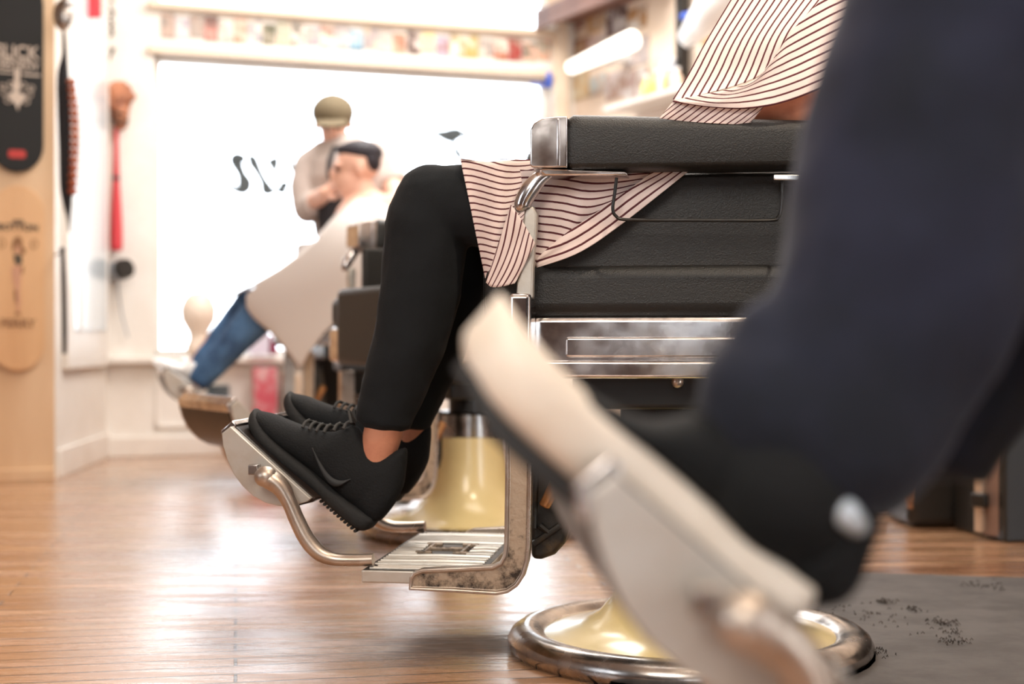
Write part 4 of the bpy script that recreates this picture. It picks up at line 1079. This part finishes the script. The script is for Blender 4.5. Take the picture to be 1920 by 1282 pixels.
# baseball glove and red bat on the pier left of the window
def wl(px, py, off): s, z = wpt(px, py, off); return WM @ Vector((s, -off, z))
gl = empty('baseball_glove', wl(225, 195, .06), 0, 'worn tan baseball glove hung on the white pier beside the window', 'glove')
bm = bmesh.new(); ball(bm, wl(224, 188, .05), .062, (1, .5, 1.05))
chain(bm, [(wl(206, 195, .06), .028), (wl(205, 172, .07), .022)])
for i, (x, y) in enumerate(((208, 164), (218, 158), (230, 158), (240, 166), (248, 180))): chain(bm, [(wl(225, 195, .06), .03), (wl(x, y, .08), .020)])
chain(bm, [(wl(225, 205, .05), .045), (wl(226, 232, .05), .034)])
finish('glove_palm', bm, M['glove'], gl, world=True, remesh=.006, smoothmod=2, smooth=180)
bm = bmesh.new(); tube(bm, [wl(210, 222, .09), wl(224, 230, .10), wl(240, 226, .09)], .008, 8); tube(bm, [wl(214, 210, .1), wl(235, 216, .1)], .006, 8); finish('glove_strap', bm, M['darkpad'], gl, world=True)
bt = empty('baseball_bat', wl(219, 350, .05), 0, 'red baseball bat hanging barrel down under the tan glove', 'bat')
bm = bmesh.new(); p = spline([(218, 240, 4), (218, 270, 4.5), (218, 330, 6), (218, 380, 9), (218, 420, 11), (218, 462, 11.5), (218, 470, 9)], 4)
tube(bm, [wl(a, b, .05) for a, b, c in p], [c / 2667 * 7 for a, b, c in p], 18); finish('barrel', bm, M['red'], bt, world=True)
bm = bmesh.new(); tube(bm, [wl(218, 330, .05), wl(218, 338, .05)], .0175, 14); finish('dark_band', bm, M['black_cloth'], bt, world=True)
gd = empty('wall_speaker', wl(222, 507, .07), 0, 'small round grey gadget with a black rim on the pier under the red bat', 'speaker')
bm = bmesh.new(); a, b = wl(206, 512, .02), wl(236, 503, .13); tube(bm, [a, a.lerp(b, .2), a.lerp(b, .8), b], [.035, .05, .048, .04], 20); finish('housing', bm, M['grey_plastic'], gd, world=True, bevel=.006)
bm = bmesh.new(); c = a.lerp(b, .8); e = a.lerp(b, 1.05); tube(bm, [c, e], [.052, .046], 20); finish('rim', bm, M['black_metal'], gd, world=True)
bm = bmesh.new(); p = spline([(220, 525), (224, 560), (231, 600), (240, 632)], 5); tube(bm, [wl(a, b, .03) for a, b in p], .004, 6); finish('dangling_wire', bm, M['grey_plastic'], gd, world=True)
# painted characters down the pier edge
sg_ = empty('pier_lettering', wl(200, 60, .012), 0, 'column of small dark characters painted down the pier above the tan glove', 'lettering')
for s_, py in (('S', 18), ('3', 55), ('7', 108)):
    cu = bpy.data.curves.new('character', 'FONT'); cu.body = s_; cu.size = .13; cu.extrude = .001; cu.align_x = 'CENTER'; cu.align_y = 'CENTER'
    o = bpy.data.objects.new('character', cu); col.objects.link(o); cu.materials.append(M['print_dark']); o.parent = sg_
    p_ = wl(205, py, .008)
    o.matrix_local = sg_.matrix_basis.inverted() @ Matrix(((WD.x, 0, WN.x, p_.x), (WD.y, 0, WN.y, p_.y), (0, 1, 0, p_.z), (0, 0, 0, 1)))
    meshed(o)

# photographs along the lintel
cols = [(196, 180, 168), (120, 112, 164), (214, 200, 190), (150, 112, 100), (226, 216, 206), (228, 160, 120), (176, 170, 186), (120, 116, 84), (232, 226, 200), (110, 104, 84), (206, 196, 210), (216, 160, 140), (220, 206, 200), (110, 170, 206), (204, 190, 190), (226, 214, 204), (224, 150, 120), (120, 90, 80), (230, 222, 214), (196, 130, 110), (226, 200, 150), (236, 206, 120), (210, 196, 186), (220, 130, 90), (206, 80, 70), (160, 150, 130), (226, 212, 190)]
kinds = ['grey', 'violet', 'pale', 'brown', 'ivory', 'peach', 'lilac', 'olive', 'cream', 'khaki', 'mauve', 'salmon', 'rose-white', 'sky-blue topped', 'grey-pink', 'sand', 'orange-pink', 'dark brown', 'white', 'terracotta', 'straw', 'yellow', 'stone', 'orange', 'red', 'moss', 'buff']
n = len(cols); xs = 302
step = (1034 - 302) / n
for i in range(n):
    a = 302 + i * step; b = a + step * .93
    s0, z0 = wpt(a, 77 + (a - 300) * .0405 - 4, .0); s1, z1 = wpt(b, 0, 0)
    z0, z1 = zs0 + .02, zs1 - .005
    if i % 3 == 1: z1 -= .02
    if i % 4 == 2: z0 += .012
    c = cols[i]; c2 = tuple(int((x + y) / 2) for x, y in zip(cols[(i * 7 + 3) % n], (235, 220, 205)))
    m_ = mat('print_%s' % kinds[i].replace(' ', '_').replace('-', '_'), tuple(int(v * .78) for v in c), .5, 0, c2=c2, cscale=14, lo=.44, hi=.56)
    bm = bmesh.new(); box(bm, s0, s1, -.006, .0, z0, z1, WM)
    o = finish('photograph', bm, m_)
    prev = kinds[i - 1] if i else None
    tag(o, ('%s photograph on the strip above the window, ' % kinds[i]) + ('first from the left' if not i else 'right after the %s one' % prev), 'photograph', 'photographs above the window')

# things at the foot of the window wall
def wbox(name, px0, py0, px1, py1, off, th, m, label, cat, bevel=.004):
    s0, z1 = wpt(px0, py0, off); s1, z0 = wpt(px1, py1, off)
    bm = bmesh.new(); box(bm, s0, s1, -off, -off + th, z0, z1, WM); o = finish(name, bm, m, bevel=bevel); tag(o, label, cat); return o
wbox('framed_picture', 388, 722, 430, 770, .02, .02, mat('dark_teal_print', (48, 62, 70), .5, 0, c2=(120, 124, 126), cscale=30), 'small dark teal picture on the wainscot under the window', 'picture')
wbox('paper_bag', 478, 690, 520, 835, .18, .12, mat('red_and_pale_paper', (214, 96, 112), .7, 0, c2=(234, 214, 214), cscale=9), 'red and pale paper bag on the floor under the window', 'bag')
wbox('storage_box', 535, 700, 600, 838, .22, .16, mat('pale_beige_card', (226, 208, 190), .7, 0, c2=(206, 180, 150), cscale=8), 'pale beige box standing beside the red paper bag', 'box')
wbox('white_parcel', 470, 618, 505, 664, .10, .08, mat('lilac_white_paper', (224, 220, 238), .7), 'lilac-white packet on the window ledge behind the jeans', 'packet')
wbox('magenta_packet', 507, 628, 520, 664, .10, .08, mat('magenta_card', (150, 60, 92), .6), 'narrow dark magenta packet on the window ledge', 'packet')
s0, z0 = wpt(372, 668, .02); bm = bmesh.new(); c = WM @ Vector((s0, -.02, 0))
lathe(bm, [(.04, 0), (.06, .01), (.062, .05), (.045, .09), (.05, .12), (.085, .18), (.09, .24), (.07, .29), (.045, .315), (.03, .32)], 28, (c.x, c.y, zsill)); o = finish('ceramic_vase', bm, M['pale_vase'], smooth=70); tag(o, 'pale rounded vase with orange patches on the window ledge behind the jeans', 'vase')

# ------------------------------------------------------------------ right wall: counter, posters, shelf, lamp, bottles
def rp(px, py, off):
    """point on the right wall plane moved off into the room: (u, z)"""
    o = Vector((0, 0, CAM_H)); v = Vector(((px - 960) / F, 1, -(py - 641) / F)); q = cornerR + RN * off
    t = (q - o).dot(RN) / v.dot(RN); p = o + v * t
    return (p - cornerR).dot(rdir), p.z
ROW = 'cabinets of the dark counter along the right wall'
u0 = 1.0
for i, nm in enumerate(('nearest the window', 'behind the second chair', 'behind the striped-cape customer', 'behind the black bag', 'behind the black flight case')):
    r = empty('counter_cabinet', RM @ Vector((u0 + i * .8 + .4, 0, 0)), 0, 'dark low counter cabinet against the right wall, ' + nm, 'cabinet', ROW)
    a, b = u0 + i * .8, u0 + i * .8 + .79
    bm = bmesh.new(); box(bm, a, b, .0, .31, 0, .84, RM); finish('cabinet_body', bm, M['cab'], r, world=True, bevel=.004)
    for k in range(2):
        bm = bmesh.new(); box(bm, a + .01 + k * .39, a + .385 + k * .39, .31, .328, .1, .82, RM); d_ = finish('cabinet_door', bm, M['cab'], r, world=True, bevel=.004)
        bm = bmesh.new(); xk = a + (.35 if k == 0 else .43); tube(bm, [RM @ Vector((xk, .34, .5)), RM @ Vector((xk, .34, .62))], .006, 8)
        o = finish('door_handle', bm, M['chrome_dark'], d_, world=False)
        for v in o.data.vertices: v.co = r.matrix_basis.inverted() @ v.co
bm = bmesh.new(); box(bm, u0 - .02, u0 + 4.02, .0, .35, .842, .875, RM); o = finish('worktop', bm, M['white_paint'], bevel=.004); tag(o, 'long pale worktop on the dark cabinets along the right wall', 'worktop')

# posters: one thing each
pcs = [((236, 224, 214), (210, 150, 110)), ((226, 180, 120), (236, 226, 216)), ((214, 206, 204), (150, 110, 96)), ((244, 236, 226), (220, 190, 150)), ((180, 130, 100), (236, 220, 200)), ((232, 206, 204), (244, 238, 234)), ((240, 226, 214), (200, 210, 220)), ((200, 190, 190), (240, 230, 226)), ((234, 200, 150), (244, 236, 220)), ((216, 226, 226), (240, 226, 216)), ((238, 222, 218), (220, 196, 180)), ((244, 240, 236), (226, 206, 200))]
pn = ['cream and tan', 'orange', 'grey and brown', 'ivory', 'dark tan', 'pale pink', 'cream and blue-grey', 'grey-mauve', 'amber', 'mint-white', 'rose', 'white']
k = 0
for row, (ya, yb) in enumerate(((8, 62), (70, 124), (132, 186))):
    for cx in (1088, 1122, 1158, 1196):
        u, z = rp(cx, (ya + yb) / 2, 0); hw = .085 + .012 * ((k * 5) % 3); hh = .05 + .012 * ((k * 7) % 3)
        bm = bmesh.new(); box(bm, u - hw, u + hw, .0, .006 + .002 * (k % 3), z - hh * 1.1, z + hh * 1.1, RM)
        o = finish('poster', bm, mat('poster_print', tuple(int(v * .86) for v in pcs[k][0]), .5, 0, c2=tuple(int(v * v / 290) for v in pcs[k][1]), cscale=11, lo=.45, hi=.55))
        tag(o, '%s poster on the right wall, %s row, %s' % (pn[k], ('top', 'middle', 'bottom')[row], ('next to the window post', 'second from the window post', 'third from the window post', 'closest to the black pole')[k % 4]), 'poster', 'posters on the right wall'); k += 1
# brown shelf high on the wall near the corner
ua, za = rp(1045, 45, .25)
sh = empty('wall_shelf', RM @ Vector((.3, 0, za)), 0, 'brown wooden shelf high on the right wall in the window corner', 'shelf')
bm = bmesh.new(); box(bm, .02, 1.0, .0, .26, 2.30, 2.35, RM); finish('shelf_board', bm, M['shelf'], sh, world=True, bevel=.004)
bm = bmesh.new(); box(bm, .02, 1.0, .24, .26, 2.24, 2.30, RM); finish('shelf_lip', bm, M['shelf'], sh, world=True, bevel=.004)
for i, c_ in enumerate(((210, 180, 150), (200, 190, 206), (150, 110, 90), (226, 210, 180))):
    bm = bmesh.new(); box(bm, .08 + i * .23, .25 + i * .23, .06, .22, 2.35, 2.45 + .03 * (i % 2), RM); o = finish('storage_carton', bm, mat('carton', c_, .6), bevel=.005)
    tag(o, '%s carton on the high brown shelf' % ('tan', 'lilac-grey', 'dark brown', 'straw-coloured')[i], 'carton')
# bright tube lamp
ua, za = rp(1090, 128, .1); ub, zb_ = rp(1212, 78, .1)
lp = empty('mirror_lamp', RM @ Vector(((ua + ub) / 2, 0, za)), 0, 'bright white lamp bar slanting across the posters above the armrest', 'lamp')
bm = bmesh.new(); tube(bm, [RM @ Vector((ua, .16, za)), RM @ Vector((ub, .18, zb_))], [.036, .05], 16); finish('lamp_shade', bm, M['lampshade'], lp, world=True, smooth=180)
bm = bmesh.new(); um = (ua + ub) / 2; box(bm, um - .04, um + .04, 0, .15, (za + zb_) / 2 - .03, (za + zb_) / 2 + .03, RM); finish('lamp_mount', bm, M['white_plastic'], lp, world=True, bevel=.004)
# mirror frame pole
u1, _ = rp(1281, 100, .05)
bm = bmesh.new(); box(bm, u1 - .025, u1 + .025, .03, .08, .877, 2.6, RM); o = finish('black_pole', bm, M['black_metal'], bevel=.004); tag(o, 'black upright pole rising from the worktop behind the striped cape', 'pole')
bm = bmesh.new(); u2, z2 = rp(1292, 32, .12); ball(bm, RM @ Vector((u2, .13, z2)), .028, (1.3, 1, .8)); o = finish('blue_ball', bm, M['blue'], smooth=180); tag(o, 'small blue ball fixed beside the black pole', 'ball')
u2, z2 = rp(1301, 60, .1); bm = bmesh.new(); box(bm, u2 - .03, u2 + .03, .0, .05, z2 - .05, z2 + .05, RM); o = finish('amber_tag', bm, M['amber'], bevel=.006); tag(o, 'small amber tag under the blue ball', 'tag')
# white hood lamp right of the pole
ud, zd = rp(1325, 10, .25)
hd_ = empty('desk_lamp', RM @ Vector((ud, .2, zd)), 0, 'white hood lamp with a dark edge right of the black pole', 'lamp')
bm = bmesh.new(); a_ = RM @ Vector((ud - .22, .2, zd - .10)); b_ = RM @ Vector((ud + .25, .25, zd + .06)); tube(bm, [a_, a_.lerp(b_, .5), b_], [.05, .09, .10], 18); finish('hood', bm, M['white_plastic'], hd_, world=True, smooth=180)
bm = bmesh.new(); tube(bm, [a_ + Vector((0, 0, -.045)), b_ + Vector((0, 0, -.095))], .010, 8); finish('hood_edge', bm, M['black_metal'], hd_, world=True)
bm = bmesh.new(); tube(bm, [a_.lerp(b_, .5), RM @ Vector((ud, .02, zd + .02))], .015, 8); finish('lamp_bracket', bm, M['black_metal'], hd_, world=True)
# bottles on a glass-free ledge behind the cape
ul, zl = rp(1250, 178, .12)
bm = bmesh.new(); box(bm, ul - .45, ul + .35, 0, .2, zl - .02, zl, RM); o = finish('bottle_ledge', bm, M['white_paint'], bevel=.003); tag(o, 'white ledge on the right wall carrying the small bottles', 'ledge')
bcol = [((232, 196, 110), 'amber'), ((240, 230, 214), 'milky white'), ((214, 170, 84), 'honey'), ((150, 158, 172), 'grey'), ((236, 210, 190), 'peach'), ((226, 214, 130), 'lemon')]
for i, (px, py) in enumerate(((1232, 130), (1243, 118), (1253, 124), (1262, 108), (1270, 126), (1212, 140))):
    uu, _ = rp(px, 150, .1); _, zz = rp(px, py, .1)
    r = empty('bottle', RM @ Vector((uu, .1, zl)), 0, '%s bottle on the white ledge behind the striped cape' % bcol[i][1], 'bottle', 'bottles on the white ledge')
    h = zz - zl; bm = bmesh.new(); lathe(bm, [(.022, 0), (.026, .005), (.026, h * .6), (.012, h * .78), (.011, h * .9)], 18, tuple(RM @ Vector((uu, .1, zl)))); finish('bottle_body', bm, mat('bottle_' + bcol[i][1].replace(' ', '_'), bcol[i][0], .25), r, world=True)
    bm = bmesh.new(); lathe(bm, [(.014, h * .88), (.014, h)], 14, tuple(RM @ Vector((uu, .1, zl)))); finish('bottle_cap', bm, M['white_plastic'], r, world=True)
# blue curved bracket near the window post
p_ = wl(1030, 150, .16); bm = bmesh.new()
ball(bm, p_, .05, (.35, .5, 1.0)); tube(bm, [p_ + Vector((0, 0, -.03)), wl(995, 158, .16)], .010, 8)
o = finish('blue_bracket', bm, M['blue'], smooth=180); tag(o, 'dark blue curved bracket by the right end of the window', 'bracket')

# ------------------------------------------------------------------ right floor things
cz = .0
cA = at(1836, 1003, 4.10); cB = at(1884, 1008, 4.02)
cs = empty('flight_case', (cA.x + .15, 4.2, 0), 0, 'upright black flight case with brown metal edge, black handle and latches', 'case')
ax = Vector((cB.x - cA.x, cB.y - cA.y, 0)).normalized(); w_ = (Vector((cB.x, cB.y, 0)) - Vector((cA.x, cA.y, 0))).length
CM = Matrix(((ax.x, -ax.y, 0, cA.x), (ax.y, ax.x, 0, cA.y), (0, 0, 1, 0), (0, 0, 0, 1)))
Hc = .505
bm = bmesh.new(); box(bm, .004, w_, .012, .35, .012, Hc - .006, CM); finish('side_face', bm, M['alu_case'], cs, world=True, bevel=.004)
bx = Vector((.93, .37, 0))
CM2 = Matrix(((.985, -.17, 0, cB.x), (.17, .985, 0, cB.y), (0, 0, 1, 0), (0, 0, 0, 1)))
bm = bmesh.new(); box(bm, .0, .36, .0, .30, .0, Hc - .004, CM2); finish('case_body', bm, M['dark_case'], cs, world=True, bevel=.008)
bm = bmesh.new(); box(bm, -.004, w_ + .004, -.002, .012, Hc - .012, Hc, CM); box(bm, .0, .37, -.006, .006, Hc - .010, Hc, CM2); finish('top_edge', bm, M['chrome'], cs, world=True, bevel=.002)
bm = bmesh.new(); ball(bm, CM2 @ Vector((0.0, -.002, Hc - .006)), .012); finish('corner_cap', bm, M['chrome'], cs, world=True)
bm = bmesh.new(); box(bm, -.014, .014, -.006, .02, .02, Hc - .03, CM); finish('edge_strip', bm, M['cast'], cs, world=True, bevel=.003)
for py in (745, 937):
    z = CAM_H - (py - 641) * 4.08 / F
    bm = bmesh.new(); box(bm, -.02, .034, -.016, .004, z - .022, z + .018, CM); finish('latch', bm, M['black_metal'], cs, world=True, bevel=.005)
z1, z0 = CAM_H - (798 - 641) * 4.05 / F, CAM_H - (880 - 641) * 4.05 / F
bm = bmesh.new(); tube(bm, [CM @ Vector((.0, -.002, z1)), CM @ Vector((-.012, -.045, z1 - .02)), CM @ Vector((-.012, -.055, (z0 + z1) / 2)), CM @ Vector((-.012, -.045, z0 + .02)), CM @ Vector((.0, -.002, z0))], [.010, .016, .02, .016, .010], 12); finish('handle', bm, M['rubber'], cs, world=True)
for q in ((.0, .03), (Hc - .03, Hc)):
    pass
bg_ = empty('black_bag', (at(1760, 990, 4.45).x, 4.45, 0), 0, 'low black bag with a tan metal corner standing left of the flight case', 'bag')
a_ = at(1683, 978, 4.42); b_ = at(1828, 985, 4.32)
bm = bmesh.new(); box(bm, a_.x + .01, b_.x, 4.34, 4.62, .0, .36); finish('bag_body', bm, M['dark_case'], bg_, world=True, bevel=.03)
bm = bmesh.new(); prism(bm, [(at(x, y, 4.32).x, at(x, y, 4.32).z) for x, y in ((1686, 906), (1714, 906), (1712, 955), (1704, 952))], 4.322, 4.34); finish('corner_plate', bm, M['brass'], bg_, world=True, bevel=.002)
bm = bmesh.new(); tube(bm, spline([(a_.x + .06, 4.4, .355), (a_.x + .09, 4.4, .42), (a_.x + .16, 4.4, .42), (a_.x + .19, 4.4, .355)], 5), .008, 8); finish('bag_handle', bm, M['rubber'], bg_, world=True)

# hair clippings on the mat
bm = bmesh.new()
rnd = random.Random(4)
for (px, py, nn, sp) in ((1660, 1131, 60, .022), (1712, 1145, 40, .018), (1770, 1170, 70, .022), (1780, 1186, 30, .015), (1790, 1206, 50, .025), (1850, 1100, 60, .05), (1640, 1224, 60, .03), (1620, 1150, 40, .06), (1700, 1180, 50, .12)):
    d = F * (CAM_H - .006) / (py - 641); c = at(px, py, d)
    for i in range(int(nn * .6)):
        x = c.x + rnd.gauss(0, sp * .6); y = c.y + rnd.gauss(0, sp * .6); a = rnd.uniform(0, PI); l = rnd.uniform(.003, .009)
        z = .0055 + abs(rnd.gauss(0, .003))
        tube(bm, [(x, y, z), (x + l * .5 * math.cos(a), y + l * .5 * math.sin(a), z + .004), (x + l * math.cos(a), y + l * math.sin(a), z)], .0007, 4)
o = finish('hair_clippings', bm, M['hairclip']); tag(o, 'dark cut hair scattered on the grey rubber mat', 'hair clippings', None, 'stuff')
